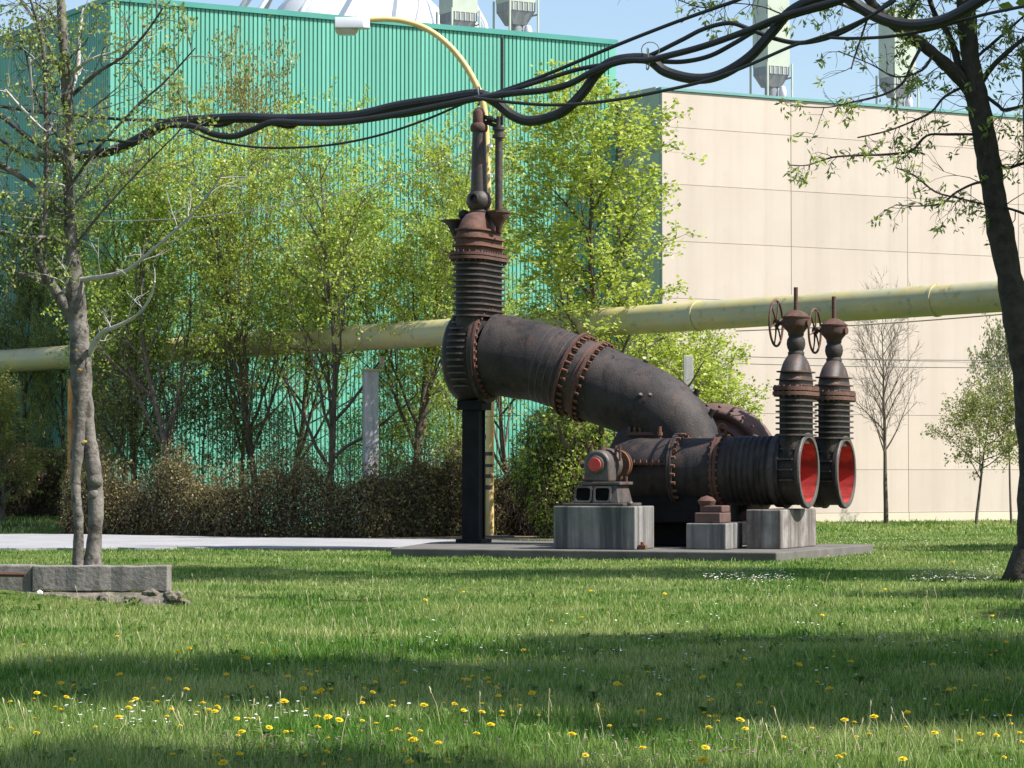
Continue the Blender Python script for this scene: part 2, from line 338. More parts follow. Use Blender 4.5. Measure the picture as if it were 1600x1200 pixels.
# rooftop dust collectors: sheet box, grey lower box, hopper, duct, four legs
def collector(px, ytop, ybot, D, wpx, lab, zroof, boxup=3.0, lower=True):
    w = wpx * D / F / 1.35
    P = at(px, ybot, D); zb = P.z
    e = empty('dust_collector', (P.x, P.y, zroof), ang, label=lab, cat='dust collector', group='dust collectors on the hall roofs')
    z0 = zb - zroof; h = w / 2
    m = MB().box(-h, -h, z0, h, h, z0 + boxup)
    m.build('filter_box', 'duct_green', e, smooth=False)
    lo = z0 - w * .3
    MB().box(-h + .012, -h + .012, lo, h - .012, h - .012, z0 - .003).build('lower_box', 'duct_grey', e, smooth=False)
    for k in range(5):
        x = -h + w * (k + .5) / 5
        MB().box(x - .015, -h - .01, lo + .01, x + .015, -h + .02, z0 - .005).build('louvre', 'duct_green', e, smooth=False)
    sq = lambda r: [(-r, -r), (r, -r), (r, r), (-r, r)]
    MB().loft([(sq(w * .27), lo - w * .45), (sq(h - .02), lo - .003)]).build('hopper', 'duct_grey', e, smooth=False)
    MB().tube([(0, 0, 0), (0, 0, lo - w * .44)], w * .25, 20).build('duct', 'duct_grey', e)
    MB().lathe([(0, .001), (.05, w * .10), (.16, w * .15), (.3, w * .15), (.42, w * .10), (.46, .001)], (w * .3, -w * .32, lo - w * .95), (0, 0, 1), 16).build('fan_housing', 'white_grey', e)
    for sx in (-1, 1):
        for sy in (-1, 1):
            MB().box(sx * (h + .05) - .025, sy * (h + .05) - .025, 0, sx * (h + .05) + .025, sy * (h + .05) + .025, z0 + .1).build('leg', 'duct_green', e, smooth=False)
    MB().tube([(h + .05, -h - .05, lo - w * .1), (h * .55, -h * .55, lo - w * .18)], .03, 5).build('brace', 'duct_grey', e)
    return e
collector(806, 0, 6, 89, 62, 'pale green dust collector on the green hall roof right of the white truss', HG, 3)
collector(716, 0, 22, 88, 60, 'pale green dust collector on the green hall roof touching the white truss', HG, 3)
collector(1205, 0, 106, 89, 56, 'dust collector on the beige hall roof behind the looping cables', 12.16, 2.6)
collector(1402, 0, 122, 93, 56, 'dust collector on the beige hall roof beside the dark leaning tree', 12.16, 2.2)

# white vaulted roof with outer tubular arches behind the green hall
def cpt(px, py, D): return at(px, py, D)
WV = empty('white_dome', (at(560, 300, 104).x, 104, 0), 0, label='white domed roof with outer tubular arches rising behind the green hall', cat='dome')
R0 = 4.3
MB().lathe([(0, R0), (13.6, R0), (15.2, R0 * .93), (16.8, R0 * .84), (18.2, R0 * .68), (19.2, R0 * .45), (19.7, R0 * .2), (19.8, 0)], (0, 0, 0), (0, 0, 1), 48).build('dome_shell', 'white', WV, ang=60)
for k in range(14):
    t = 2 * pi * (k + .4) / 14; pts = []
    for q in range(9):
        w = q / 8; r = (R0 + .65) * cos(w * pi / 2 * .93); z = 16.0 + 4.2 * sin(w * pi / 2)
        pts.append((r * cos(t + w * .5), r * sin(t + w * .5), z))
    MB().tube([(pts[0][0], pts[0][1], 12)] + pts, .085, 8).build('truss_arch', 'white_grey' if k % 2 else 'white', WV)
for k in range(14):
    t = 2 * pi * (k + .4) / 14; t2 = t + 2 * pi / 14; R = R0 + .6
    MB().tube([(R * cos(t), R * sin(t), 14.3), (R * cos(t2) * .9, R * sin(t2) * .9, 17.0)], .06, 6).build('truss_brace', 'white_grey', WV)
MB().tube([((R0 + .6) * cos(2 * pi * k / 48), (R0 + .6) * sin(2 * pi * k / 48), 15.1) for k in range(49)], .07, 6).build('ring_tube', 'white_grey', WV)
sp = MB(); sp.tube([at(735, 34, 100), at(690, -10, 100)], .14, 8)
tag(sp.build('roof_strut', 'white'), 'thick white sloping strut right of the white dome', 'strut')

# ------------------------------------------------------------------ big overhead pipe
def P0(x, y, D): return at(x, y, D)
pl, pr = at(0, 565, 76.5), at(1560, 463, 55)
dv = (pr - pl); pd = dv.normalized()
OP = empty('overhead_pipe', pl - pd * 6, 0, label='thick faded yellow pipe running overhead from left to right', cat='pipe')
L = dv.length + 12
def onp(s): return pd * s
seg = 6.0; k = 0; s = 0.0
while s < L:
    e2 = min(s + seg, L)
    MB().tube([onp(s + .01), onp((s + e2) / 2), onp(e2 - .01)], .305, 28).build('pipe_section', 'duct_pipe', OP)
    MB().lathe([(-.03, .30), (-.03, .325), (.03, .325), (.03, .30)], onp(e2), pd, 28).build('weld_collar', 'duct_pipe', OP)
    s = e2
# supports
def support(px, D, wpx, ytop, lab, mat='column'):
    P = at(px, 700, D); w = wpx * D / F
    e = empty('pipe_support', (P.x, D, 0), ang * .4, label=lab, cat='pipe support')
    zt = at(px, ytop, D).z
    MB().box(-w / 2, -w / 2, 0, w / 2, w / 2, zt).build('column', mat, e, smooth=False, bevel=.015)
    MB().box(-w / 2 - .02, -w / 2 - .02, zt + .002, w / 2 + .12, w / 2 + .02, zt + .05).build('saddle', 'duct_pipe', e, smooth=False)
    for sx in (w / 2 + .05, w / 2 + .10):
        MB().tube([(sx, -w / 2, zt + .1), (sx, -w / 2, zt + .35)], .035, 6).build('clamp_bolt', 'lens', e)
support(579, 66.8, 22, 580, 'pale square concrete pipe support column above the hedge')
support(152, 73.2, 17, 606, 'pale concrete pipe support column just right of the pale twin-stemmed tree')
P = at(110, 700, 69); e = MB().tube([(P.x, 69, 0), (P.x, 69, at(110, 592, 69).z)], .07, 12).build('utility_post', 'orange')
tag(e, 'orange primed slim post standing behind the pale twin-stemmed tree', 'post')
P = at(1075, 570, 64); MB2 = MB().box(-.11, -.11, 0, .11, .11, at(1075, 556, 64).z); e = MB2.build('concrete_post', 'column', smooth=False, loc=(P.x, 64, 0), bevel=.01)
tag(e, 'pale concrete post top showing above the pump elbow in the foliage', 'post')

# ------------------------------------------------------------------ trees
def grow(mb, leaves, p, d, length, r, lev, rng, prm):
    """one branch as a bent tapered tube, with children; leaves collects twig points"""
    n = prm['seg'][lev]; pts = [p]; rad = [r]; q = p.copy(); dd = d.copy(); ds = []
    for i in range(n):
        dd = (dd + Vector((rng.gauss(0, 1), rng.gauss(0, 1), rng.gauss(0, 1))) * prm['bend'][lev] + Vector((0, 0, prm['up'][lev]))).normalized()
        q = q + dd * (length / n); pts.append(q.copy()); rad.append(r * (1 - (i + 1) / n * prm['taper'][lev])); ds.append(dd.copy())
    if lev == 0 and '_path' not in prm: prm['_path'] = pts
    if r > .0: mb.tube(pts, rad, prm['sides'][lev], cap=False)
    if lev == prm['levels'] - 1:
        m = prm['leaf_n']
        for k in range(m):
            t = rng.uniform(.15, 1) * n; i = min(int(t), n - 1); w = pts[i].lerp(pts[i + 1], t - i)
            sp = prm['leaf_spread']
            leaves.append((w.x + rng.gauss(0, sp), w.y + rng.gauss(0, sp), w.z + rng.gauss(0, sp)))
        return
    nc = prm['kids'][lev]
    for k in range(nc):
        t = (prm['start'][lev] + (1 - prm['start'][lev]) * (k + rng.random() * .8) / nc)
        tt = t * n; i = min(int(tt), n - 1); w = pts[i].lerp(pts[i + 1], tt - i)
        base = ds[i]; az = k * 2.4 + rng.uniform(-.5, .5)
        o = base.orthogonal().normalized(); o2 = base.cross(o)
        side = o * cos(az) + o2 * sin(az)
        a = radians(prm['ang'][lev] + rng.uniform(-10, 10))
        nd = (base * cos(a) + side * sin(a)).normalized()
        ln = prm['len'][lev] * (1 - prm['short'][lev] * t) * rng.uniform(.7, 1.2)
        rr_ = max(min(rad[i] * .6, prm['rad'][lev] * (1 - .5 * t)), .006)
        grow(mb, leaves, w, nd, ln, rr_, lev + 1, rng, prm)
def make_tree(seed, prm, height, r0, leafsize, leafmat_, barkmat='bark', lean=(0, 0), elong=1.4, fork=None, thin=True):
    """returns (trunk object, crown object) unlinked prototypes' data"""
    rng = random.Random(seed); mb = MB(); lv = []; prm = dict(prm)
    grow(mb, lv, Vector((0, 0, -.1)), Vector((lean[0], lean[1], 1)).normalized(), height, r0, 0, rng, prm)
    if fork:
        for (z, az, a, ln) in fork:
            d = Vector((sin(a) * cos(az), sin(a) * sin(az), cos(a)))
            pp = prm['_path']; q_ = min(pp, key=lambda p: abs(p.z - z)); p2 = dict(prm, start=[.2] + prm['start'][1:], kids=[max(prm['kids'][0] * 2 // 3, 5)] + prm['kids'][1:])
            grow(mb, lv, q_.copy(), d, ln, r0 * .5, 0, rng, p2)
    me = bpy.data.meshes.new('trunk'); me.from_pydata(mb.v, [], mb.f); me.update(); me.shade_smooth(); me.materials.append(MAT[barkmat])
    cr = None
    if thin: lv = [p for p in lv if rng.random() < min(1, max(.16, (p[2] - 2.2) / 3.4))]
    if lv:
        v, f = leaf_quads(lv, leafsize, np.random.RandomState(seed), elong)
        o = npmesh('crown', v, f, leafmat_); cr = o.data; bpy.data.objects.remove(o)
    return me, cr
def place_tree(protos, loc, rz, scale, name, lab, group=None, crownmat=None):
    e = empty(name, loc, rz, label=lab, cat='tree', group=group); e.scale = scale
    t = bpy.data.objects.new('trunk', protos[0]); C.objects.link(t); t.parent = e
    if protos[1]:
        c = bpy.data.objects.new('crown', protos[1]); C.objects.link(c); c.parent = e
        if crownmat:
            c.material_slots[0].link = 'OBJECT'; c.material_slots[0].material = MAT[crownmat]
    return e
PR = dict(levels=4, seg=[9, 6, 4, 3], bend=[.05, .10, .14, .2], up=[.03, .10, .06, .03], taper=[.85, .85, .8, .7], sides=[8, 5, 4, 3],
          kids=[24, 8, 5], start=[.17, .2, .2], ang=[46, 42, 44], len=[4.3, 1.5, .62], short=[.62, .45, .3], rad=[.06, .018, .008],
          leaf_n=12, leaf_spread=.055)
def var(**k): d = dict(PR); d.update(k); return d
TA = make_tree(11, var(), 8.8, .095, .062, 'leaf_spring')
TB = make_tree(12, var(kids=[16, 9, 5], bend=[.07, .12, .15, .2], ang=[40, 42, 44]), 8.6, .09, .062, 'leaf_spring', fork=[(2.2, .4, .35, 5.5)])
TC = make_tree(13, var(kids=[18, 8, 5], ang=[36, 40, 44], leaf_n=12), 9.6, .10, .062, 'leaf_spring2', fork=[(1.9, 2.8, .28, 6.5), (2.4, 5.5, .35, 5)])
TD = make_tree(14, var(kids=[24, 9, 5], start=[.08, .15, .2], len=[3.4, 1.5, .6], leaf_n=20), 7.6, .13, .065, 'leaf_dark', thin=False)
TF = make_tree(16, var(kids=[26, 9, 5], start=[.10, .2, .2], ang=[44, 40, 44], len=[3.0, 1.2, .5], leaf_n=20, up=[.02, .14, .06, .03]), 8.7, .10, .06, 'leaf_bright')
TS = make_tree(17, var(kids=[20, 8, 4], start=[.2, .2, .2], len=[2.2, .9, .45], leaf_n=24), 4.6, .05, .055, 'leaf_bright', thin=False)
rowgrp = 'young trees in the row behind the hedge'
def base(px, D): return (at(px, 700, D).x, D, float(gz(at(px, 700, D).x, D)))
row = [
    (276, 67.5, TB, .2, (1.0, 1.0, .96), 'leaf_spring', 'tree row member with dark trunk, leftmost full trunk above the hedge'),
    (405, 68.5, TC, 1.2, (.95, .95, .93), 'leaf_spring2', 'low-forking tree whose trunk leans right, left of the bare green wall patch'),
    (512, 67.6, TA, 2.3, (1, 1, 1.0), 'leaf_spring', 'straight single-trunk tree just left of the concrete pipe support'),
    (640, 67.8, TC, 3.9, (.92, .92, .95), 'leaf_spring2', 'tree with a V-shaped fork just right of the concrete pipe support'),
    (460, 71.2, TB, 5.0, (1.0, 1.0, .93), 'leaf_spring', 'second-row tree crown between the bare wall patch and the yellow pipe'),
    (700, 70.5, TB, 3.3, (.85, .85, .90), 'leaf_spring', 'tree half hidden by the tall ribbed valve'),
    (215, 70.2, TC, 2.2, (.95, .95, .88), 'leaf_spring', 'tree just right of the pale concrete column at left'),
    (792, 66.5, TB, 1.9, (.8, .8, .82), 'leaf_spring', 'tree with a dark forked trunk seen under the sloping pump pipe'),
]
for px, D, tr, rz, sc, cm, lb in row:
    place_tree(tr, base(px, D), rz, sc, 'young_tree', lb, rowgrp, cm)
place_tree(TA, base(375, 73.5), 3.0, (.7, .7, 1.24), 'spindly_tree', 'spindly brownish treetop rising above the others against the green hall', crownmat='leaf_brown')
place_tree(TF, base(946, 62.5), .8, (1.5, 1.5, 1.02), 'broad_tree', 'tall bright leafed tree between the green hall and the beige hall', crownmat='leaf_bright')
place_tree(TS, base(1105, 66.5), .3, (1.15, 1.15, .92), 'small_tree', 'small bright green tree behind the pump elbow and the left small valve', crownmat='leaf_bright')
place_tree(TS, base(1030, 65.5), 2.3, (1.0, 1.0, .8), 'small_tree', 'small tree filling the gap above the black elbow pipe', crownmat='leaf_spring2')
for px, D, sx, sz, rz, lb in [(-40, 80.2, .62, 1.0, 0, 'dark olive tree at the far left edge of the scene'), (38, 78.4, .55, .93, 1, 'dark olive tree just left of the orange post'), (98, 75.9, .42, .95, 3.7, 'narrow dark tree behind the overhead pipe at the orange post'), (160, 71.3, .5, .72, 2.2, 'low olive tree behind the pale twin-stemmed trunk'), (5, 71.5, .5, .42, 4.2, 'low olive tree under the left end of the overhead pipe')]:
    place_tree(TD, base(px, D), rz, (sx, sx, sz), 'dense_tree', lb, 'dense dark trees at the left', 'leaf_olive')
SB = make_tree(18, var(kids=[16, 7, 4], start=[.12, .2, .2], ang=[38, 40, 44], len=[1.9, .9, .45], leaf_n=8), 3.4, .03, .05, 'leaf_mute', thin=False)
for i, (px, D, sc, lb) in enumerate([(190, 69.2, 1.1, 'brushy sapling right of the pale concrete column'), (245, 69, 1.0, 'brushy sapling left of the leftmost row tree'), (320, 69.4, 1.15, 'brushy sapling between the two leftmost row trees'), (365, 68.8, .95, 'low sapling just left of the low-forking tree'), (440, 69.2, .75, 'short sapling right of the low-forking tree'), (545, 69, .7, 'short sapling left of the concrete pipe support'), (610, 68.6, 1.0, 'leafy sapling right of the concrete pipe support'), (665, 68.8, .95, 'leafy sapling left of the black support column'), (700, 68.2, .8, 'small sapling touching the black support column on its left')]):
    place_tree(SB, base(px, D), i * 1.3, (sc, sc, sc), 'sapling', lb, 'saplings behind the hedge', 'leaf_mute' if i < 5 else 'leaf_spring')
# bare tree and grey-green trees in front of the beige wall
BT = make_tree(21, var(levels=5, seg=[9, 6, 4, 3, 2], bend=[.03, .07, .1, .12, .15], up=[.02, .05, .04, .03, .02], taper=[.9, .9, .85, .8, .7], sides=[8, 5, 4, 3, 3], kids=[26, 6, 4, 2],
                   start=[.32, .2, .2, .2], ang=[40, 30, 32, 30], len=[2.3, .95, .5, .3], short=[.55, .4, .3, .3], rad=[.035, .012, .006, .004], leaf_n=0), 5.6, .085, .05, None, 'bark')
place_tree((BT[0], None), base(1384, 79.5), .5, (.85, .85, 1), 'bare_tree', 'leafless young tree standing alone against the beige wall')
TG = make_tree(23, var(kids=[16, 8, 4], start=[.36, .2, .2], ang=[62, 45, 44], len=[2.1, .8, .4], leaf_n=13, up=[.02, .03, .02, .02]), 3.6, .05, .055, 'leaf_spring', thin=False)
place_tree(TG, base(1524, 79), 1.1, (1, 1, 1.0), 'small_tree', 'small spreading green tree with a short leaning stem right of the bare tree', crownmat='leaf_mute')
place_tree(TG, base(1580, 81), 2.6, (.8, .8, 1.55), 'grey_green_tree', 'loose grey-green tree rising behind the dark leaning trunk', crownmat='leaf_pale')

# hedge and bushes
def bushmass(name, pts_fn, n_leaf, n_twig, size, mat, seed, lab, cat, twigmat='twig'):
    rng = np.random.RandomState(seed); P = pts_fn(rng, n_leaf)
    v, f = leaf_quads(P, size, rng, 1.4)
    e = empty(name, (0, 0, 0), label=lab, cat=cat)
    npmesh('foliage', v, f, mat, e)
    T = pts_fn(rng, n_twig); mb_v = []; mb_f = []
    d = rng.normal(size=(n_twig, 3)) * [.35, .35, .3] + [0, 0, 1]; d /= np.linalg.norm(d, axis=1)[:, None]
    ln = rng.uniform(.25, .8, n_twig)[:, None]; w = rng.uniform(.004, .009, n_twig)[:, None]
    A = T - d * ln * .7; B = T + d * ln * .4
    s1 = np.cross(d, rng.normal(size=(n_twig, 3))); s1 /= np.linalg.norm(s1, axis=1)[:, None]; s2 = np.cross(d, s1)
    vv = np.stack([A + s1 * w, A - s1 * w * .5 + s2 * w, A - s1 * w * .5 - s2 * w, B], 1).reshape(-1, 3)
    k = np.arange(n_twig)[:, None] * 4
    ff = np.concatenate([k + [0, 1, 3], k + [1, 2, 3], k + [2, 0, 3]])
    vv[:, 2] = np.maximum(vv[:, 2], .02)
    npmesh('twigs', vv, ff, twigmat, e)
    return e
HL = [(-10.35, 67.2), (-9.0, 66.6), (-6.5, 64.9), (-3.2, 63.6), (-1.4, 65.2), (-.5, 65.7), (1.6, 66.0)]
def hedge_pts(rng, n):
    t = rng.rand(n) * (len(HL) - 1); i = t.astype(int); fr = t - i; A = np.array(HL)
    p = A[i] * (1 - fr)[:, None] + A[i + 1] * fr[:, None]
    htop = 1.18 + .35 * (vnoise(p[:, 0] * 1.3, p[:, 0] * 0) - .3) + .75 * (vnoise(p[:, 0] * 2.4, p[:, 0] * 0 + 7) - .5) + .8 * rng.rand(n) ** 6
    hz = htop * rng.rand(n) ** .85; wid = .85 * np.sqrt(np.clip(1.12 - (hz / htop) ** 3, 0.05, 1.2))
    s = rng.uniform(-1, 1, n); s = np.sign(s) * np.abs(s) ** .6
    return np.stack([p[:, 0] + rng.normal(0, .05, n), p[:, 1] + s * wid, hz + .03], 1)
bushmass('hedge', hedge_pts, 125000, 11000, .047, 'leaf_hedge', 4, 'long brownish-green clipped hedge behind the pale path', 'hedge')
def blob_pts(cx, cy, cz, rx, ry, rz_):
    def fn(rng, n):
        d = rng.normal(size=(n, 3)); d /= np.linalg.norm(d, axis=1)[:, None]
        r = rng.rand(n) ** .45
        r *= .82 + .36 * vnoise(d[:, 0] * 3 + 7 + cx, d[:, 2] * 3 + 3 + d[:, 1] * 2)
        P = d * r[:, None] * [rx, ry, rz_] + [cx, cy, cz]; P[:, 2] = np.where(P[:, 2] < .05, rng.uniform(.03, .8, n), P[:, 2]); return P
    return fn
q = at(880, 700, 62.6); bushmass('bush', blob_pts(q.x, 62.6, 1.55, 1.15, .9, 1.55), 15000, 3500, .055, 'leaf_spring', 6, 'big rounded grey-green bush left of the bearing with the red cap', 'bush')
q = at(832, 700, 65.4); bushmass('bush', blob_pts(q.x, 65.4, .75, .9, .6, .85), 8000, 3500, .05, 'leaf_hedge', 7, 'low brown bush behind the base of the yellow lamp post', 'bush')
q = at(60, 700, 73.5); bushmass('bush', blob_pts(q.x, 73.5, 1.2, 1.7, .8, .95), 10000, 2500, .06, 'leaf_hedge', 8, 'dark brownish bush beyond the sunlit grass patch at far left', 'bush')
q = at(-25, 700, 75.5); bushmass('bush', blob_pts(q.x, 75.5, 1.5, 1.9, .8, 1.4), 10000, 2000, .065, 'leaf_dark', 9, 'dark green bush at the far left edge behind the path', 'bush')

# ------------------------------------------------------------------ street lamp
LD = 63.9; q = at(765, 838, LD)
LP = empty('street_lamp', (q.x, LD, 0), label='tall cream-yellow street lamp with a curved arm and dark painted bands', cat='street lamp')
def lp(x, y): w = at(x, y, LD); return (w.x - q.x, 0, w.z)
MB().tube([(0, 0, 0), lp(766, 600), lp(762, 300)], [.095, .09, .078], 16).build('pole', 'pole', LP)
arm = [(762, 300), (759, 200), (754, 160), (745, 135), (728, 104), (708, 78), (685, 57), (660, 42), (632, 33), (604, 30), (575, 31)]
def smooth(pts, k=4):
    out = []; n = len(pts); P = [Vector(p) for p in pts]
    for i in range(n - 1):
        a, b, c, d = P[max(i - 1, 0)], P[i], P[i + 1], P[min(i + 2, n - 1)]
        for j in range(k):
            t = j / k; out.append(.5 * ((2 * b) + (c - a) * t + (2 * a - 5 * b + 4 * c - d) * t * t + (3 * b - a - 3 * c + d) * t ** 3))
    out.append(P[-1]); return out
ap = smooth([lp(*a) for a in arm]); MB().tube(ap, [.078 - .02 * i / len(ap) for i in range(len(ap))], 12).build('curved_arm', 'pole', LP)
for y0, y1 in ((706, 712), (725, 730), (741, 747), (758, 765)):
    a, b = lp(766, y1), lp(766, y0); MB().tube([(0, 0, a[2]), (0, 0, b[2])], .097, 16).build('painted_band', 'pole_black', LP)
hx0, hx1 = lp(522, 30)[0], lp(578, 30)[0]; hz = lp(550, 36)[2]
hp = lambda s: [(hx0 + .02, -.16 * s), (hx1 - .15, -.16 * s), (hx1, -.07 * s), (hx1, .07 * s), (hx1 - .15, .16 * s), (hx0 + .02, .16 * s)]
MB().loft([(hp(1), hz - .13), (hp(1.05), hz), (hp(.75), hz + .12)]).build('lamp_housing', 'lamp', LP, ang=30, bevel=.015)
bowl = lambda s: [(hx0 + .28 + .26 * s * cos(t * pi / 8), .14 * s * sin(t * pi / 8)) for t in range(16)]
MB().loft([(bowl(.75), hz - .27), (bowl(.95), hz - .2), (bowl(1), hz - .133)]).build('lamp_bowl', 'lens', LP)
for y in (228, 275):
    w = lp(763, y); MB().lathe([(-.05, .001), (-.04, .05), (.04, .05), (.05, .001)], (w[0] + .05, -.09, w[2]), (0, 0, 1), 10).build('insulator', 'white', LP)
w = lp(737, 275); MB().lathe([(-.05, .001), (-.04, .05), (.04, .05), (.05, .001)], (w[0], -.05, w[2]), (0, 0, 1), 10).build('insulator', 'white', LP)
MB().tube([w, (0, 0, w[2])], .015, 6).build('bracket', 'wire', LP)
tag(MB().box(-.35, -.25, 0, .55, .25, .06).build('lamp_footing', 'slab', loc=(q.x, LD - .1, .0), bevel=.02), 'low flat concrete footing at the foot of the yellow lamp post', 'footing')
# thin wires
def wire(a, b, sag, r, lab, n=24, mat='wire'):
    pts = []
    for i in range(n + 1):
        t = i / n; p = Vector(a).lerp(Vector(b), t); p.z -= sag * 4 * t * (1 - t); pts.append(p)
    return tag(MB().tube(pts, r, 5).build('overhead_wire', mat), lab, 'wire')
wire(at(-60, 328, 60), at(737, 236, LD), .75, .011, 'thin grey wire sagging from the left edge to the lamp post')
wire(at(1150, 557, 77), at(1700, 562, 79), .05, .012, 'upper thin wire crossing low in front of the beige wall')
wire(at(1150, 568, 77), at(1700, 574, 79), .05, .012, 'lower thin wire crossing low in front of the beige wall')
wire(at(1150, 517, 61), at(1700, 478, 54), .06, .018, 'thin wire slung just beneath the overhead yellow pipe', mat='joint')

# ------------------------------------------------------------------ concrete pad and blocks
MA = radians(-22); MO = (4.33, 47.2, 0)
pad = MB(); pad.prism([(0, 0), (.10, 5.75), (-8.1, 5.9), (-7.95, 4.0), (-6.95, .05)], -.1, .155)
pado = pad.build('concrete_pad', 'slab', smooth=False, loc=MO, bevel=.02); pado.rotation_euler = (0, 0, MA)
tag(pado, 'low concrete pad in the lawn under the old pump', 'concrete pad')
def block(name, x0, y0, x1, y1, z1, mat, lab):
    b = MB().box(-(x1 - x0) / 2, -(y1 - y0) / 2, 0, (x1 - x0) / 2, (y1 - y0) / 2, z1 - .158).build(name, mat, smooth=False, bevel=.018)
    c = Matrix.Rotation(MA, 4, 'Z') @ Vector(((x0 + x1) / 2, (y0 + y1) / 2, .158)); b.location = c + Vector(MO); b.rotation_euler = (0, 0, MA)
    return tag(b, lab, 'concrete block', 'concrete blocks carrying the pump')
block('concrete_block', -4.16, .62, -2.68, 1.62, .89, 'block', 'widest streaked concrete block, under the bearing with the red cap')
block('concrete_block', -1.98, 1.25, -1.27, 2.2, .60, 'block', 'small low middle concrete block with a rusty foot on it')
block('concrete_block', -1.12, 1.92, -.50, 4.1, .828, 'block_brown', 'brown-stained concrete block under the left small valve')

# ------------------------------------------------------------------ the pump
PU = empty('old_pump', (MO[0], MO[1], .157), MA, label='huge old black and rusty pump with three gate valves on a concrete pad', cat='pump')
ZB = .157
def pt(u, v, z): return (u, v, z - ZB)
def stadium(uh, vh, cu=0, cv=0, n=8):
    r = uh; c = max(vh - uh, 0); P = []
    for k in range(n + 1): t = pi * k / n; P.append((cu + r * cos(t), cv + c + r * sin(t)))
    for k in range(n + 1): t = pi + pi * k / n; P.append((cu + r * cos(t), cv - c + r * sin(t)))
    return P
def bolted_rim(mb, uh, vh, z, n, size=.028, ln=.09):
    P = stadium(uh, vh, n=8); 
    per = []; m = len(P)
    for i in range(m):
        a = Vector(P[i]); b = Vector(P[(i + 1) % m]); per.append((a, b, (b - a).length))
    tot = sum(p[2] for p in per)
    for k in range(n):
        s = tot * (k + .5) / n
        for a, b, l in per:
            if s <= l: c = a.lerp(b, s / max(l, 1e-6)); break
            s -= l
        mb.tube([(c.x, c.y, z - ln / 2), (c.x, c.y, z + ln / 2)], size, 6)

# --- two small valves at the outlets (valve centre frame)
def small_valve(u, v, z, lab):
    G = MB()
    R = .60
    # cast body: round part with the raised rims, left open towards the outlet
    G.lathe([(-.24, .2), (-.24, R + .04), (-.20, R + .06), (-.16, R + .06), (-.15, R), (.13, R), (.14, R + .055), (.205, R + .065), (.215, R + .05), (.215, .562), (-.235, .555)], (0, 0, 0), (1, 0, 0), 56)
    P = stadium(.185, .56, n=12); n = len(P); zl = [sqrt(max(.598 ** 2 - y * y, 0)) for x, y in P]
    G.add([(x, y, zz) for (x, y), zz in zip(P, zl)] + [(x, y, 1.32) for x, y in P], [(k, (k + 1) % n, n + (k + 1) % n, n + k) for k in range(n)])
    o = G.build('gate_valve', 'iron', PU, loc=pt(u, v, z), ang=40); o['label'] = lab
    MB().lathe([(.213, .556), (-.10, .552), (-.22, .54), (-.225, .001)], (0, 0, 0), (1, 0, 0), 56).build('red_lining', 'red_inside', o)
    MB().lathe([(.217, .563), (.235, .57), (.235, .645), (.217, .655)], (0, 0, 0), (1, 0, 0), 56).build('outlet_rim', 'bearing', o)
    # fins up the neck
    for k in range(7):
        zz = .60 + k * .1; uh = .25; vh = .635
        MB().prism(stadium(uh, vh), zz, zz + .03, ).build('rib', 'iron_worn', o, ang=30)
    for zz in (.36, .18, 0., -.18):
        vh = sqrt(max((R + .01) ** 2 - zz * zz, .01)) + .055
        for sg in (-1, 1): MB().prism([(-.145, sg * (vh - .1)), (.125, sg * (vh - .1)), (.125, sg * (vh - .015)), (.10, sg * vh), (-.12, sg * vh), (-.145, sg * (vh - .015))], zz, zz + .028).build('rib', 'iron_worn', o, smooth=False)
    MB().prism(stadium(.30, .69), 1.30, 1.365).prism(stadium(.295, .685), 1.385, 1.45).build('bonnet_flange', 'rust', o, ang=30)
    bl = MB(); bolted_rim(bl, .265, .655, 1.375, 30, .02, .2); stuff(bl.build('flange_bolts', 'rust_bright', o, smooth=False))
    MB().loft([(stadium(.21, .55), 1.45), (stadium(.205, .50), 1.62), (stadium(.20, .42), 1.76), (stadium(.18, .33), 1.88), (stadium(.14, .22), 1.98), (stadium(.11, .13), 2.03)]).build('bonnet', 'iron_worn', o, ang=50)
    for zz, a in ((1.56, .60), (1.70, .55)):
        MB().prism(stadium(.26, a), zz, zz + .022).build('bonnet_rib', 'rust', o, ang=30)
    MB().lathe([(2.0, .001), (2.0, .14), (2.05, .145), (2.08, .125), (2.13, .15), (2.2, .165), (2.28, .155), (2.33, .125), (2.36, .14), (2.40, .14)], (0, 0, 0), (0, 0, 1), 28).build('stuffing_box', 'iron', o, ang=50)
    gh = MB().lathe([(2.38, .001), (2.38, .13), (2.44, .17), (2.50, .225), (2.54, .235), (2.65, .235), (2.655, .25), (2.68, .25), (2.69, .225), (2.74, .17), (2.78, .09), (2.80, .001)], (0, 0, 0), (0, 0, 1), 32)
    gh.lathe([(0, .001), (0, .07), (.06, .07), (.06, .001)], (.2, -.05, 2.56), (1, -.2, 0), 12)
    gh = gh.build('gear_housing', 'rust', o, ang=40)
    bl = MB(); bl.bolts((0, 0, 2.68), (0, 0, 1), .2, 8, .02, .05); stuff(bl.build('housing_bolts', 'rust_bright', o, smooth=False))
    MB().tube([(0, 0, 2.78), (0, 0, 3.19)], .038, 12).build('spindle', 'rust', o)
    # handwheel, axis along u
    hw = MB(); c = Vector((-.36, 0, 2.57)); N = 40
    hw.tube([c + Vector((0, cos(2 * pi * k / N) * .40, sin(2 * pi * k / N) * .40)) for k in range(N + 1)], .022, 8, cap=False)
    for k in range(6):
        t = 2 * pi * k / 6 + .25; hw.tube([c, c + Vector((0.01, cos(t) * .2, sin(t) * .2)), c + Vector((0, cos(t) * .39, sin(t) * .39))], [.022, .015, .014], 6)
    hw.lathe([(-.04, .001), (-.04, .06), (.05, .06), (.05, .001)], c, (1, 0, 0), 14)
    hw.tube([c, (-.15, 0, 2.57)], .032, 10); hw.build('handwheel', 'rust', o)
    return o
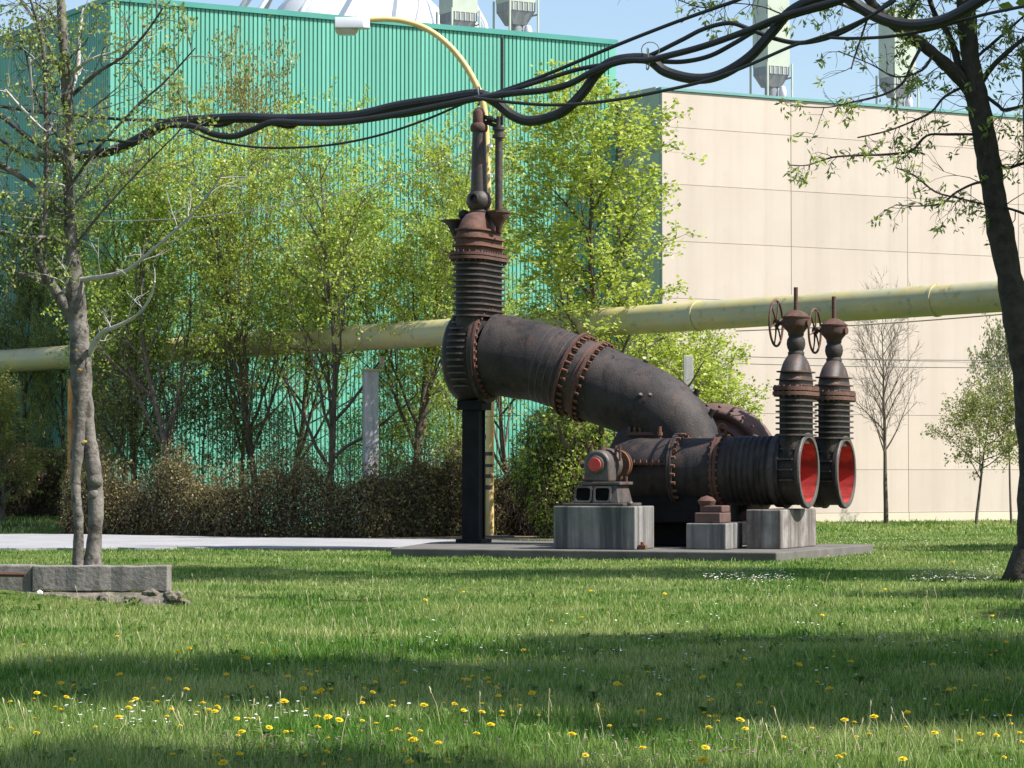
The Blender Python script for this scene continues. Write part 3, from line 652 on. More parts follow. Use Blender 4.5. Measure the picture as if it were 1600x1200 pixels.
V1 = small_valve(-.525, 2.95, 1.5, 'nearer small gate valve with ribs, handwheel and red-lined opening')
V2 = copy_tree(V1, PU); V2.location = pt(-.50, 5.3, 1.47); V2['label'] = 'farther small gate valve with ribs, handwheel and red-lined opening'

# --- outlet pipe lines
def line(v, z, r, first):
    MB().lathe([(-1.82, r - .02), (-1.82, r + .02), (-1.74, r + .035), (-1.70, r + .02)] +
               sum([[(-1.66 + .105 * k, r + .005), (-1.62 + .105 * k, r + .03), (-1.58 + .105 * k, r + .03)] for k in range(8)], []) + [(-.79, r), (-.765, r)], pt(0, v, z), (1, 0, 0), 48).build('ribbed_pipe_section', 'iron', PU, ang=50)
    MB().lathe([(-.86, r), (-.86, r + .07), (-.765, r + .07), (-.765, .3)], pt(0, v, z), (1, 0, 0), 48).build('pipe_flange', 'iron_worn', PU, ang=40)
    MB().lathe([(-1.92, r), (-1.92, r + .075), (-1.875, r + .075), (-1.873, r + .03), (-1.865, r + .03), (-1.863, r + .075), (-1.81, r + .075), (-1.81, r)], pt(0, v, z), (1, 0, 0), 48).build('pipe_flange', 'rust' if first else 'iron', PU, ang=30)
    stuff(MB().bolts(pt(-1.865, v, z), (1, 0, 0), r + .05, 28, .022, .17).build('flange_bolts', 'rust_bright', PU, smooth=False))
    MB().lathe([(-2.64, r - .01), (-1.92, r - .005)], pt(0, v, z), (1, 0, 0), 48).build('pipe_section', 'iron', PU)
    MB().lathe([(-2.70, r), (-2.70, r + .09), (-2.665, r + .09), (-2.663, r + .03), (-2.655, r + .03), (-2.653, r + .09), (-2.62, r + .09), (-2.62, r)], pt(0, v, z), (1, 0, 0), 48).build('pipe_flange', 'iron_worn', PU, ang=30)
    stuff(MB().bolts(pt(-2.60, v, z), (1, 0, 0), r + .055, 26, .03, .10).build('flange_bolts', 'rust_bright', PU, smooth=False))
    if first:
        prof = [(-4.05, .001), (-4.03, .2), (-3.95, .34), (-3.8, .46), (-3.6, .54), (-3.4, .575), (-3.2, r - .01), (-2.7, r)]
        MB().lathe(prof, pt(0, v, z), (1, 0, 0), 48).build('rounded_casing', 'iron', PU, ang=50)
        MB().box(-3.85, v - r - .06, z + .10 - ZB, -2.71, v - r + .25, z + .135 - ZB).build('split_flange', 'rust', PU, smooth=False)
        b = MB()
        for k in range(10): b.tube([pt(-3.78 + k * .115, v - r - .01, z + .08), pt(-3.78 + k * .115, v - r - .01, z + .19)], .02, 6)
        stuff(b.build('split_flange_bolts', 'rust_bright', PU, smooth=False))
line(2.95, 1.5, .575, True); line(5.3, 1.47, .575, False)
# lifting eye on the nearer line, small cock, bolted hatch
e = [pt(-1.87 + .07 * cos(t * pi / 8), 2.95, 2.22 + .09 * sin(t * pi / 8)) for t in range(17)]
MB().tube(e, .026, 8, cap=False).tube([pt(-1.87, 2.95, 2.05), pt(-1.87, 2.95, 2.14)], .05, 8).build('lifting_eye', 'rust_bright', PU)
MB().tube([pt(-3.05, 3.0, 2.02), pt(-3.05, 3.0, 2.28)], .03, 8).lathe([(0, .001), (0, .05), (.06, .05), (.06, .001)], pt(-3.05, 3.0, 2.12), (0, 0, 1), 8).build('drain_cock', 'rust_bright', PU)
h = MB().box(-3.85, 3.45, 2.13 - ZB, -3.25, 3.75, 2.19 - ZB); h.build('hatch_plate', 'rust', PU, smooth=False)
b = MB()
for k in range(6): b.tube([pt(-3.8 + k * .1, 3.5, 2.16), pt(-3.8 + k * .1, 3.5, 2.29)], .024, 6)
stuff(b.build('hatch_bolts', 'rust_bright', PU, smooth=False))

# --- main drum casing, axis across (v), and its base
MB().lathe([(0, .001), (0, .55), (.03, .62), (.03, .92), (.10, 1.0), (.22, 1.04), (.95, 1.04), (1.1, 1.0), (1.2, .9), (1.2, .001)], pt(-3.30, 3.50, 1.52), (0, 1, 0), 56).build('drum_casing', 'iron', PU, ang=50)
MB().lathe([(0, .001), (0, .34), (.12, .42), (.12, .001)], pt(-3.30, 3.36, 1.52), (0, 1, 0), 40).build('shaft_seal_cover', 'iron_worn', PU, ang=40)
MB().prism([(-4.0, 3.1), (-1.9, 3.1), (-1.9, 5.4), (-4.0, 5.4)], .002, .42).prism([(-3.75, 2.6), (-2.2, 2.6), (-2.2, 5.3), (-3.75, 5.3)], .42, 1.1).build('casing_base', 'iron_black', PU, smooth=False, bevel=.03)
# rear rusty spiral casing with raised concentric rims
prof = [(0, .001), (0, .50), (.05, .55), (.05, .70), (-.02, .74), (-.06, .80), (-.02, .86), (.05, .90), (.07, .94), (0, .98), (-.05, 1.04), (-.03, 1.10), (.04, 1.13), (.10, 1.17), (.18, 1.22), (.55, 1.22), (.65, 1.15), (.7, .001)]
MB().lathe(prof, pt(-2.80, 5.0, 1.52), (0, 1, 0), 64).build('spiral_casing', 'rust_pink', PU, ang=60)
stuff(MB().bolts(pt(-2.80, 4.93, 1.52), (0, 1, 0), 1.17, 30, .024, .1).build('casing_bolts', 'rust', PU, smooth=False))

# --- bearing on its pedestal
u0, u1 = -4.0, -2.93
ped = MB()
ped.loft([([(u0 + .14, .78), (u1 - .10, .78), (u1 - .10, 1.50), (u0 + .14, 1.50)], .90 - ZB + .045), ([(u0 + .27, .86), (u1 - .16, .86), (u1 - .16, 1.44), (u0 + .27, 1.44)], 1.25 - ZB)])
ped.box(u0, .66, .893 - ZB, u1 + .03, 1.60, .943 - ZB)
ped.box(u0 + .23, .82, 1.252 - ZB, u1 - .09, 1.50, 1.305 - ZB)
PD = ped.build('bearing_pedestal', 'bearing', PU, smooth=False, bevel=.012)
def rrect(x0, z0, x1, z1, r=.045, n=4):
    P = []
    for cx, cz, a in ((x1 - r, z1 - r, 0), (x0 + r, z1 - r, pi / 2), (x0 + r, z0 + r, pi), (x1 - r, z0 + r, 1.5 * pi)):
        for k in range(n + 1): t = a + pi / 2 * k / n; P.append((cx + r * cos(t), cz + r * sin(t)))
    return P
for (xa, xb) in ((-3.80, -3.545), (-3.455, -3.20)):
    za, zb = .985 - ZB, 1.20 - ZB
    o = rrect(xa - .03, za - .03, xb + .03, zb + .03); i_ = rrect(xa, za, xb, zb); n = len(o); m = MB()
    sl = lambda z: .785 + (z - .79) * .22 - .012       # the sloping front of the pedestal
    m.add([(x, sl(z + .0) - .03, z) for x, z in o] + [(x, sl(z) - .03, z) for x, z in i_] + [(x, sl(z) + .02, z) for x, z in o] + [(x, sl(z) + .02, z) for x, z in i_],
          [(k, (k + 1) % n, n + (k + 1) % n, n + k) for k in range(n)] + [(k, 2 * n + k, 2 * n + (k + 1) % n, (k + 1) % n) for k in range(n)] + [(n + k, n + (k + 1) % n, 3 * n + (k + 1) % n, 3 * n + k) for k in range(n)])
    m.build('window_rim', 'bearing', PD)
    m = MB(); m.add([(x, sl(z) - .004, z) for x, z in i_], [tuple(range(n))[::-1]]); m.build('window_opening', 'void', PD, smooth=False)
hs = []                                                 # horseshoe housing
for k in range(17): t = pi * k / 16; hs.append((-3.46 + .235 * cos(t), 1.60 - ZB + .25 * sin(t)))
hs += [(-3.46 - .24, 1.306 - ZB), (-3.46 + .24, 1.306 - ZB)]
n = len(hs); m = MB(); m.add([(x, .86, z) for x, z in hs] + [(x, 1.22, z) for x, z in hs], [tuple(range(n)), tuple(range(n, 2 * n))[::-1]] + [(k, n + k, n + (k + 1) % n, (k + 1) % n) for k in range(n)])
HS = m.build('bearing_housing', 'bearing', PU, ang=30, bevel=.035)
MB().lathe([(-.05, .001), (-.05, .115), (-.03, .15), (0, .155)], pt(-3.47, .85, 1.60), (0, 1, 0), 32).build('cap_ring', 'bearing', HS)
MB().lathe([(-.066, .001), (-.066, .11), (-.05, .116)], pt(-3.47, .85, 1.60), (0, 1, 0), 32).build('red_cap', 'red', HS)
MB().lathe([(0, .001), (0, .27), (.05, .29), (.13, .29), (.16, .26), (.16, .2), (.30, .2)], pt(-3.46, 1.26, 1.60), (0, 1, 0), 36).build('housing_band', 'bearing', HS, ang=40)
MB().lathe([(0, .001), (0, .27), (.06, .275), (.06, .2), (.11, .2), (.11, .275), (.16, .27), (.16, .001)], pt(-3.46, 1.78, 1.60), (0, 1, 0), 36).build('shaft_coupling', 'rust_bright', HS, ang=40)
MB().tube([pt(-3.46, 1.2, 1.6), pt(-3.42, 3.4, 1.56)], .11, 16).build('shaft', 'iron', HS)
for x in (-3.72, -3.66, -3.22, -3.14): MB().tube([pt(x, 1.16, 1.66), pt(x, 1.16, 1.93)], .024, 8).build('clamp_bolt', 'rust', HS)
for x in (-3.08, -3.17): MB().tube([pt(x, 1.3, 1.28), pt(x, 1.3, 1.40)], .03, 8).build('clamp_bolt', 'rust', HS)
MB().tube([pt(-3.45, 1.1, 1.80), pt(-3.45, 1.1, 1.90)], .07, 12).build('oil_plug', 'rust', HS); MB().tube([pt(-3.83, 1.1, 1.60), pt(-3.64, 1.1, 1.60)], .06, 10).build('side_plug', 'rust', HS)
MB().lathe([(0, .05), (.05, .06), (.08, .04), (.1, .001)], pt(-2.80, .72, .893), (0, 0, 1), 10).build('anchor_nut', 'bearing', PD)
# rusty foot on the middle block
ft = MB().box(-1.86, 1.35, .603 - ZB, -1.40, 1.95, .78 - ZB).box(-1.80, 1.45, .781 - ZB, -1.40, 1.9, .90 - ZB); FT = ft.build('support_foot', 'rust_pink', PU, smooth=False, bevel=.02)
MB().lathe([(0, .13), (.08, .16), (.14, .10), (.17, .001)], pt(-1.72, 1.6, .90), (0, 0, 1), 14).build('foot_cap', 'rust', FT)
MB().box(-.06, -.05, 0, .07, .05, .08).tube([(0, 0, .08), (0, 0, .13)], .035, 8).build('anchor_block', 'rust_bright', PU, loc=pt(-2.60, .78, .16), bevel=.01)

# --- sloping intake pipe
VM = 4.05
def av(px, py, v=VM):
    r = ray(px, py); A = -MA
    t = (v + MO[0] * sin(A) + MO[1] * cos(A)) / (r[0] * sin(A) + r[1] * cos(A)); x = r[0] * t - MO[0]; y = r[1] * t - MO[1]
    return (x * cos(A) - y * sin(A), v, H + r[2] * t - ZB)
cl = [(768, 553), (806, 560), (845, 567), (900, 586)]
pA = smooth([av(*c) for c in cl], 6); MB().tube(pA, [.755 - .05 * i / (len(pA) - 1) for i in range(len(pA))], 56).build('upper_intake_pipe', 'iron', PU, ang=60)
cl2 = [(924, 596), (956, 609), (988, 621), (1018, 635), (1045, 654), (1065, 679), (1079, 709), (1087, 740)]
rad2 = [.71, .70, .69, .68, .665, .64, .61, .60]
pB = smooth([av(*c) for c in cl2], 5); n = len(pB)
MB().tube(pB, [np.interp(i / (n - 1), np.linspace(0, 1, 8), rad2) for i in range(n)], 56).build('intake_elbow', 'iron', PU, ang=60)
def ring_on(p, d, r, prof, name, mat, nb=0, bm='rust', off=0, bs=.03, bl=.1):
    MB().lathe([(t, r + q) for t, q in prof], p, d, 56).build(name, mat, PU, ang=30)
    if nb: stuff(MB().bolts(Vector(p) + Vector(d) * off, d, r + .05, nb, bs, bl).build(name + '_bolts', bm, PU, smooth=False))
d1 = (pA[-1] - pA[-4]).normalized()
ring_on(pA[-1] - d1 * .02, d1, .69, [(-.06, 0), (-.06, .10), (0, .11), (.0, .03), (.02, .03), (.02, .0)], 'joint_flange', 'rust', 30, 'rust_bright', .06, .028, .11)
d2 = (pB[2] - pB[0]).normalized()
ring_on(pB[0], d2, .70, [(-.12, 0), (-.12, .03), (-.03, .03), (-.03, .085), (.03, .085), (.03, 0)], 'joint_flange', 'rust', 30, 'rust_bright', .06, .026, .1)
mid = (Vector(pA[-1]) + Vector(pB[0])) / 2; MB().tube([pA[-1] - d1 * .02, pB[0] + d2 * .02], .70, 56).build('joint_sleeve', 'iron_worn', PU)
for k in (-6, -5, -4, -3):
    p = pA[k]; d = (Vector(pA[k]) - Vector(pA[k - 1])).normalized(); r = .725 - .05 * (k + len(pA)) / len(pA) + .02
    MB().lathe([(-.02, r - .03), (-.015, r + .012), (.015, r + .012), (.02, r - .03)], p, d, 56).build('band_ring', 'iron_worn', PU)
ring_on(Vector(av(768, 552)), Vector((1, 0, 0)), .76, [(-.16, 0), (-.16, .08), (-.11, .085), (-.11, .05), (-.06, .05), (-.06, .09), (-.01, .09), (-.01, 0)], 'intake_flange', 'rust', 36, 'rust_bright', 0, .026, .06)
# studs on the elbow
def stud(px, py, r, mat, l=.10):
    n_ = Vector((0, -1, .0)); c = Vector(av(px, py, VM - .66)); MB().lathe([(0, r * 1.2), (l * .6, r), (l, r * .5), (l, .001)], c, n_, 12).build('boss', mat, PU)
for a in ((1001, 617, .035, 'bearing'), (1016, 617, .035, 'bearing')): stud(*a)
c = Vector(av(958, 566, VM - .30)); MB().lathe([(-.1, .06), (.12, .05), (.12, .035), (-.02, .03)], c, (0, -.6, .8), 12).build('boss', 'iron', PU)
for q_ in ((1008, 568), (1088, 613), (1112, 644)):
    c = Vector(av(*q_)); MB().lathe([(-.12, .05), (.06, .045), (.06, .001)], c, (.4, 0, .9), 10).build('boss', 'iron', PU)

# --- tall valve
def big_valve(u, v, z):
    R = .80; G = MB()
    G.lathe([(-.46, .001), (-.46, R - .14), (-.43, R - .04), (-.36, R + .03), (-.26, R + .045), (-.05, R + .01), (.10, R), (.12, R + .06), (.2, R + .07), (.22, .7), (.22, .001)], (0, 0, 0), (1, 0, 0), 60)
    G.loft([(stadium(.25, .72), .2), (stadium(.25, .72), 1.78)])
    o = G.build('gate_valve', 'iron', PU, loc=pt(u, v, z), ang=40); o['label'] = 'tallest gate valve with a long upright spindle tube, on the black column'
    for k in range(10):
        zz = .72 + k * .107; MB().prism(stadium(.315, .79), zz, zz + .034).build('rib', 'iron_worn', o, ang=30)
    for k in range(11):
        zz = .60 - k * .118; vh = sqrt(max((R + .02) ** 2 - zz * zz, .02)) + .085
        MB().prism(stadium(.27, vh, -.13), zz, zz + .036).build('rib', 'iron_worn', o, ang=30)
    MB().prism(stadium(.37, .86), 1.775, 1.83).prism(stadium(.36, .85), 1.85, 1.90).build('bonnet_flange', 'rust', o, ang=30)
    bl = MB(); bolted_rim(bl, .325, .81, 1.84, 34, .022, .2); stuff(bl.build('flange_bolts', 'rust', o, smooth=False))
    MB().loft([(stadium(.27, .72), 1.9), (stadium(.26, .70), 2.2), (stadium(.245, .62), 2.36), (stadium(.23, .48), 2.52), (stadium(.19, .34), 2.63), (stadium(.15, .2), 2.68)]).build('bonnet', 'rust', o, ang=50)
    for zz, a, w in ((2.02, .77, .33), (2.17, .75, .325), (2.32, .68, .30)):
        MB().prism(stadium(w, a), zz, zz + .03).build('bonnet_rib', 'rust_bright', o, ang=30)
    MB().lathe([(2.62, .001), (2.62, .19), (2.70, .2), (2.72, .17)] + [(2.90 + .235 * sin(t), .235 * cos(t)) for t in np.linspace(-.8, 1.0, 10)] + [(3.12, .15)], (0, 0, 0), (0, 0, 1), 32).build('ball_joint', 'iron_worn', o, ang=60)
    MB().lathe([(0, .09), (.05, .09), (.05, .06), (-.05, .055), (-.05, .001)], (0, -.24, 2.93), (0, -1, .0), 16).build('side_socket', 'iron', o)
    MB().lathe([(3.08, .155), (4.2, .125), (4.22, .125)], (0, 0, 0), (0, 0, 1), 28).build('spindle_tube', 'iron_worn', o)
    MB().lathe([(4.2, .001), (4.2, .15), (4.24, .165), (4.30, .165), (4.34, .14), (4.36, .12), (4.55, .115), (4.62, .08), (4.66, .001)], (0, 0, 0), (0, 0, 1), 28).build('tube_cap', 'rust', o, ang=40)
    x = .40
    MB().lathe([(2.30, .05), (2.42, .07), (2.52, .13), (2.60, .19), (2.66, .2), (2.66, .22), (2.70, .22), (2.70, .001)], (x, 0, 0), (0, 0, 1), 24).build('rod_pedestal', 'rust', o, ang=40)
    MB().tube([(x, 0, 2.68), (x, 0, 4.18)], .07, 16).build('side_rod', 'iron_worn', o)
    MB().lathe([(4.05, .07), (4.06, .12), (4.12, .12), (4.13, .09), (4.2, .09), (4.21, .115), (4.26, .115), (4.27, .05), (4.46, .05), (4.46, .001)], (x, 0, 0), (0, 0, 1), 20).build('rod_collar', 'iron_worn', o, ang=40)
    MB().tube([(0.08, 0, 4.48), (x * .6, -.02, 4.42), (x + .02, 0, 4.36)], .04, 8).tube([(.08, 0, 4.38), (x, .0, 4.27)], .035, 8).lathe([(-.05, .06), (.05, .06), (.05, .001)], (x * .55, 0, 4.42), (1, 0, -.2), 10).build('link_arm', 'iron', o)
    MB().tube([(x + .07, 0, 4.3), (x + .07, 0, 5.93)], .026, 8).build('indicator_rod', 'iron', o)
    MB().loft([(stadium(.06, .08, -.40), 2.13), (stadium(.14, .2, -.46), 2.45), (stadium(.2, .3, -.48), 2.52), (stadium(.24, .34, -.48), 2.55)]).build('side_bracket', 'iron', o, ang=40)
    MB().lathe([(2.6 + .1 * sin(t) + .05, .11 * cos(t)) for t in np.linspace(-1.57, 1.57, 9)], (-.30, 0, 0), (0, 0, 1), 16).tube([(-.3, 0, 2.5), (-.3, 0, 2.62)], .05, 8).build('knob', 'iron', o)
    return o
big_valve(-6.97, VM, 3.62)
col = MB(); a, b_ = -7.25, -6.80
w = .168; cu = -7.075
col.box(cu - w, VM - w, .03, cu + w, VM - w + .05, 2.62 - ZB).box(cu - w, VM + w - .05, .03, cu + w, VM + w, 2.62 - ZB).box(cu - w + .03, VM - w + .052, .03, cu - w + .08, VM + w - .052, 2.62 - ZB).box(cu + w - .08, VM - w + .052, .03, cu + w - .03, VM + w - .052, 2.62 - ZB)
col.box(cu - w - .07, VM - w - .07, 2.622 - ZB, cu + w + .09, VM + w + .07, 2.80 - ZB)
col.box(cu - w - .09, VM - w - .09, .003, cu + w + .09, VM + w + .09, .07)
col.build('support_column', 'iron_black', PU, smooth=False, bevel=.008)

# ------------------------------------------------------------------ broken wall at the left
WL = empty('low_concrete_wall', (at(262, 948, 31.7).x, 31.7, 0), radians(-2), label='low broken concrete wall end in the grass in front of the pale tree', cat='wall')
m = MB(); rr = random.Random(3)
xsw = [-3.6, -3.0, -2.4, -1.9, -1.45, -1.0, -.6, -.25, 0]
for a, b in zip(xsw[:-1], xsw[1:]):
    if a < -3.0: continue
    t0 = .435 + rr.uniform(-.006, .006)
    if b < -1.6 and a < -1.9: t0 += 0
# coping cast in lengths
for i, (a, b) in enumerate([(-1.50, -.0)]):
    mm = MB(); k = 12; prof = []
    for j in range(k + 1):
        x = a + (b - a) * j / k; prof.append((x, .45 + rr.uniform(-.006, .006), .17 + rr.uniform(-.012, .012)))
    vs = []; fs = []
    for x, zt, zb_ in prof: fy = -.02 + rr.uniform(-.012, .012); vs += [(x, fy, zb_), (x, fy, zt), (x, .28, zt), (x, .28, zb_)]
    for j in range(k):
        for q_ in range(4): fs.append((j * 4 + q_, j * 4 + (q_ + 1) % 4, (j + 1) * 4 + (q_ + 1) % 4, (j + 1) * 4 + q_))
    fs += [(3, 2, 1, 0), (4 * k, 4 * k + 1, 4 * k + 2, 4 * k + 3)]
    mm.add(vs, fs); mm.build('coping', 'wall_conc', WL, smooth=False, bevel=.012)
mm = MB(); mm.box(-3.4, .02, -.1, -1.505, .26, .46); mm.build('coping', 'wall_conc', WL, smooth=False, bevel=.02)
mm = MB(); mm.loft([([(-1.7, -.30), (.12, -.26), (.10, .24), (-1.7, .24)], -.1), ([(-1.6, -.12), (.04, -.08), (.02, .22), (-1.6, .22)], .12), ([(-1.6, .0), (.0, .0), (.0, .2), (-1.6, .2)], .165)]); mm.build('wall_base', 'rubble', WL, smooth=False, bevel=.03)
def stone(x, y, z, r, rng, mat, name='stone', parent=WL):
    m = MB(); ico = [(0, 0, 1), (.9, 0, .4), (.28, .85, .4), (-.72, .52, .4), (-.72, -.52, .4), (.28, -.85, .4), (.72, .52, -.4), (-.28, .85, -.4), (-.9, 0, -.4), (-.28, -.85, -.4), (.72, -.52, -.4), (0, 0, -1)]
    fs = [(0, 1, 2), (0, 2, 3), (0, 3, 4), (0, 4, 5), (0, 5, 1), (1, 6, 2), (2, 7, 3), (3, 8, 4), (4, 9, 5), (5, 10, 1), (6, 7, 2), (7, 8, 3), (8, 9, 4), (9, 10, 5), (10, 6, 1), (11, 7, 6), (11, 8, 7), (11, 9, 8), (11, 10, 9), (11, 6, 10)]
    m.add([(p[0] * r * rng.uniform(.8, 1.3), p[1] * r * rng.uniform(.7, 1.1), p[2] * r * rng.uniform(.6, .95)) for p in ico], fs)
    return m.build(name, mat, parent, smooth=False, loc=(x, y, z))
for k in range(34):
    x = -1.7 + 1.9 * rr.random(); t_ = rr.random(); stone(x, -.03 - t_ * .26, .15 - t_ * .13, rr.uniform(.02, .075), rr, 'rubble')
for k in range(7): stone(.03 + rr.random() * .16, rr.uniform(-.08, .2), .03 + rr.random() * .07, rr.uniform(.04, .08), rr, 'rubble')
q = at(12, 895, 31.4); rl = MB().tube([(-.75, 0, 0), (.18, .05, -.02)], .03, 8); rl = rl.build('rusty_pipe_end', 'rust', loc=(q.x, q.y, q.z)); tag(rl, 'short rusty pipe end lying against the broken wall at the left edge', 'pipe')
q = at(62, 926, 31.2); s_ = stone(q.x, q.y, q.z, .04, rr, 'white', 'white_stone', None); tag(s_, 'small white stone on the bank before the wall', 'stone')

# ------------------------------------------------------------------ near trees, limbs laid out one by one
def limb(mb, pts, D0, D1=None, k=4, sides=8, ret=None, sc=1.0):
    """pts (px, py, width px) at distance D0..D1"""
    D1 = D0 if D1 is None else D1; n = len(pts)
    W3 = [at(p[0], p[1], D0 + (D1 - D0) * i / (n - 1)) for i, p in enumerate(pts)]
    S_ = smooth(W3, k); m = len(S_)
    r = [float(np.interp(i / (m - 1) * (n - 1), range(n), [p[2] for p in pts])) * D0 / F / 2 * sc * (1 + .05 * sin(i * .83 + pts[0][0]) + .05 * sin(i * 2.3) + .03 * sin(i * 5.1)) for i in range(m)]
    mb.tube(S_, r, sides); 
    return S_, r
def twigs(mb, pathr, rng, leaves, step, lmin, lmax, r, spread=1.0, up=.3, sub=2, tipl=6, droop=0, start=.15, lsp=.07):
    S_, rads = pathr; n = len(S_)
    tot = sum((S_[i + 1] - S_[i]).length for i in range(n - 1)); cnt = int(tot / step)
    for c in range(cnt):
        t = start + (1 - start) * (c + rng.random()) / cnt; f_ = t * (n - 1); i = min(int(f_), n - 2)
        p = S_[i].lerp(S_[i + 1], f_ - i); d0 = (S_[i + 1] - S_[i]).normalized()
        sd_ = Vector((rng.gauss(0, 1), rng.gauss(0, 1), rng.gauss(0, 1))); sd_ = (sd_ - d0 * sd_.dot(d0)).normalized()
        d = (d0 * .55 + sd_ * spread + Vector((0, 0, up))).normalized()
        def tw(p, d, ln, r, dep):
            pts = [p]; q = p.copy(); m = 5
            for j in range(m):
                d = (d + Vector((rng.gauss(0, .22), rng.gauss(0, .22), rng.gauss(0, .22) + .05 - droop * .1))).normalized(); q = q + d * ln / m; pts.append(q.copy())
            mb.tube(pts, [max(r * (1 - .75 * j / m), .0025) for j in range(m + 1)], 4, cap=False)
            if dep > 0:
                for s_ in range(rng.randint(2, 3)):
                    j = rng.randint(1, m - 1); e_ = Vector((rng.gauss(0, 1), rng.gauss(0, 1), rng.gauss(0, 1))).normalized()
                    tw(pts[j], (d + e_ * .9).normalized(), ln * rng.uniform(.4, .65), r * .6, dep - 1)
            for _ in range(tipl):
                if rng.random() < .75:
                    leaves.append((q.x + rng.gauss(0, lsp), q.y + rng.gauss(0, lsp), q.z + rng.gauss(0, lsp)))
        tw(p, d, rng.uniform(lmin, lmax), r, sub)
# pale twin-stemmed tree
DL = 33.4; LT = empty('twin_stemmed_tree', (at(135, 880, DL).x, DL, 0), label='pale-barked tree with twin stems joining above the low wall at left', cat='tree')
off = Vector((at(135, 880, DL).x, DL, 0))
class Off(MB):
    def tube(s, pts, rad, n=8, cap=True): return MB.tube(s, [Vector(p) - off for p in pts], rad, n, cap)
rng = random.Random(8); tm = Off(); lv = []; wm = Off()
limb(tm, [(144, 895, 36), (145, 874, 27), (149, 820, 23), (150, 775, 24), (147, 740, 24), (141, 700, 24), (134, 655, 26), (129, 610, 30)], DL, sides=12)
limb(tm, [(123, 890, 24), (122, 872, 17), (123, 820, 16), (120, 780, 17), (118, 750, 15), (121, 710, 20), (125, 660, 24), (127, 610, 28)], DL - .05, sides=12)
tk = limb(tm, [(129, 640, 32), (127, 590, 33), (124, 530, 32), (119, 470, 30), (114, 410, 24), (110, 360, 19), (107, 300, 18), (107, 240, 18), (106, 180, 16), (102, 110, 16), (98, 50, 15), (94, -20, 13), (90, -120, 9)], DL, sides=14)
for (x, y, r) in ((150, 752, .085), (119, 754, .06), (146, 772, .07)):
    c = at(x, y, DL - .05) - off; MB.lathe(tm, [(r * sin(t), r * cos(t)) for t in np.linspace(-1.57, 1.57, 7)], c, (0, 0, 1), 9)
fk = limb(tm, [(116, 500, 22), (100, 475, 20), (85, 452, 17), (70, 425, 14), (61, 400, 11), (65, 360, 9), (71, 320, 9), (73, 250, 8), (72, 180, 8), (69, 90, 7), (60, 40, 5), (45, -10, 4)], DL, DL - .4)
L1 = limb(wm, [(137, 560, 10), (148, 535, 9), (162, 518, 8), (180, 511, 7), (212, 494, 5), (232, 470, 4), (242, 440, 3)], DL, DL - .8)
L2 = limb(wm, [(120, 438, 8), (150, 434, 8), (182, 428, 7), (205, 418, 6), (245, 385, 5), (290, 345, 4), (325, 305, 3), (350, 268, 2)], DL, DL - 1.2)
L3 = limb(wm, [(109, 160, 7), (116, 130, 6), (122, 100, 7), (124, 55, 6), (130, 10, 3)], DL, DL + .3)
L4 = limb(wm, [(105, 125, 6), (130, 100, 5), (150, 90, 4), (185, 78, 3), (215, 55, 2)], DL, DL - .5)
L5 = limb(tm, [(112, 150, 7), (150, 115, 6), (190, 90, 5), (225, 55, 4), (255, 12, 3)], DL, DL - .7)
L6 = limb(tm, [(110, 290, 6), (150, 235, 5), (210, 170, 4), (260, 125, 3), (305, 75, 2)], DL, DL - .9)
L7 = limb(tm, [(106, 235, 6), (85, 205, 5), (60, 160, 4), (50, 130, 4), (42, 90, 3), (30, 40, 2)], DL, DL - .6)
L8 = limb(tm, [(103, 140, 7), (85, 90, 6), (62, 45, 5), (40, 10, 4), (20, -20, 3)], DL, DL + .4)
L9 = limb(tm, [(112, 350, 9), (90, 325, 8), (68, 305, 7), (45, 285, 8), (22, 270, 9), (-5, 255, 10), (-40, 240, 11)], DL, DL - .3)
L10 = limb(tm, [(110, 385, 7), (80, 372, 6), (40, 370, 5), (-10, 358, 5)], DL, DL - .5)
L11 = limb(tm, [(80, 445, 9), (55, 435, 8), (25, 425, 6), (-20, 412, 5)], DL, DL - .5)
L12 = limb(wm, [(99, 465, 5), (100, 450, 4), (106, 430, 3), (85, 400, 3)], DL, DL - .4)
L13 = limb(wm, [(70, 320, 4), (90, 300, 4), (100, 290, 3), (75, 285, 2)], DL, DL - .3)
L14 = limb(wm, [(60, 250, 4), (52, 195, 4), (50, 150, 4), (46, 90, 3)], DL, DL - .7)
L15 = limb(wm, [(100, 210, 4), (85, 190, 4), (72, 205, 3), (30, 165, 5), (8, 140, 4)], DL, DL - .7)
L16 = limb(tm, [(120, 380, 5), (160, 330, 4), (215, 270, 3), (270, 215, 2), (300, 185, 2)], DL, DL - 1.0)
for lm in (L1,): twigs(wm, lm, rng, [], .25, .2, .5, .009, sub=1, tipl=0)
for lm in (L2, L12, L13, L14, L15, L3, L4): twigs(wm, lm, rng, lv, .28, .25, .6, .008, sub=1, tipl=2, lsp=.06)
for lm in (L5, L6, L7, L8, L9, L10, L11, fk, L16): twigs(tm, lm, rng, lv, .19, .3, .8, .008, sub=2, tipl=8, lsp=.045)
twigs(tm, tk, rng, lv, .22, .5, 1.3, .011, sub=2, tipl=9, start=.4, lsp=.042)
tm.build('trunk', 'bark_pale', LT, ang=80); wm.build('pale_branches', 'bark_white', LT, ang=80)
v, f = leaf_quads(lv, .034, np.random.RandomState(3), 1.6, .2); v -= np.array(off); npmesh('crown', v, f, 'leaf_mute2', LT)
li = MB()
for (x, y, r) in ((120, 548, .05), (124, 580, .07), (133, 618, .05), (134, 692, .06), (119, 492, .035)):
    c = at(x, y, DL) - off; li.lathe([(-.02, r * 2.05), (.02, r * 2.1)], (c.x, c.y, c.z), (.1, 0, 1), 12) if False else None
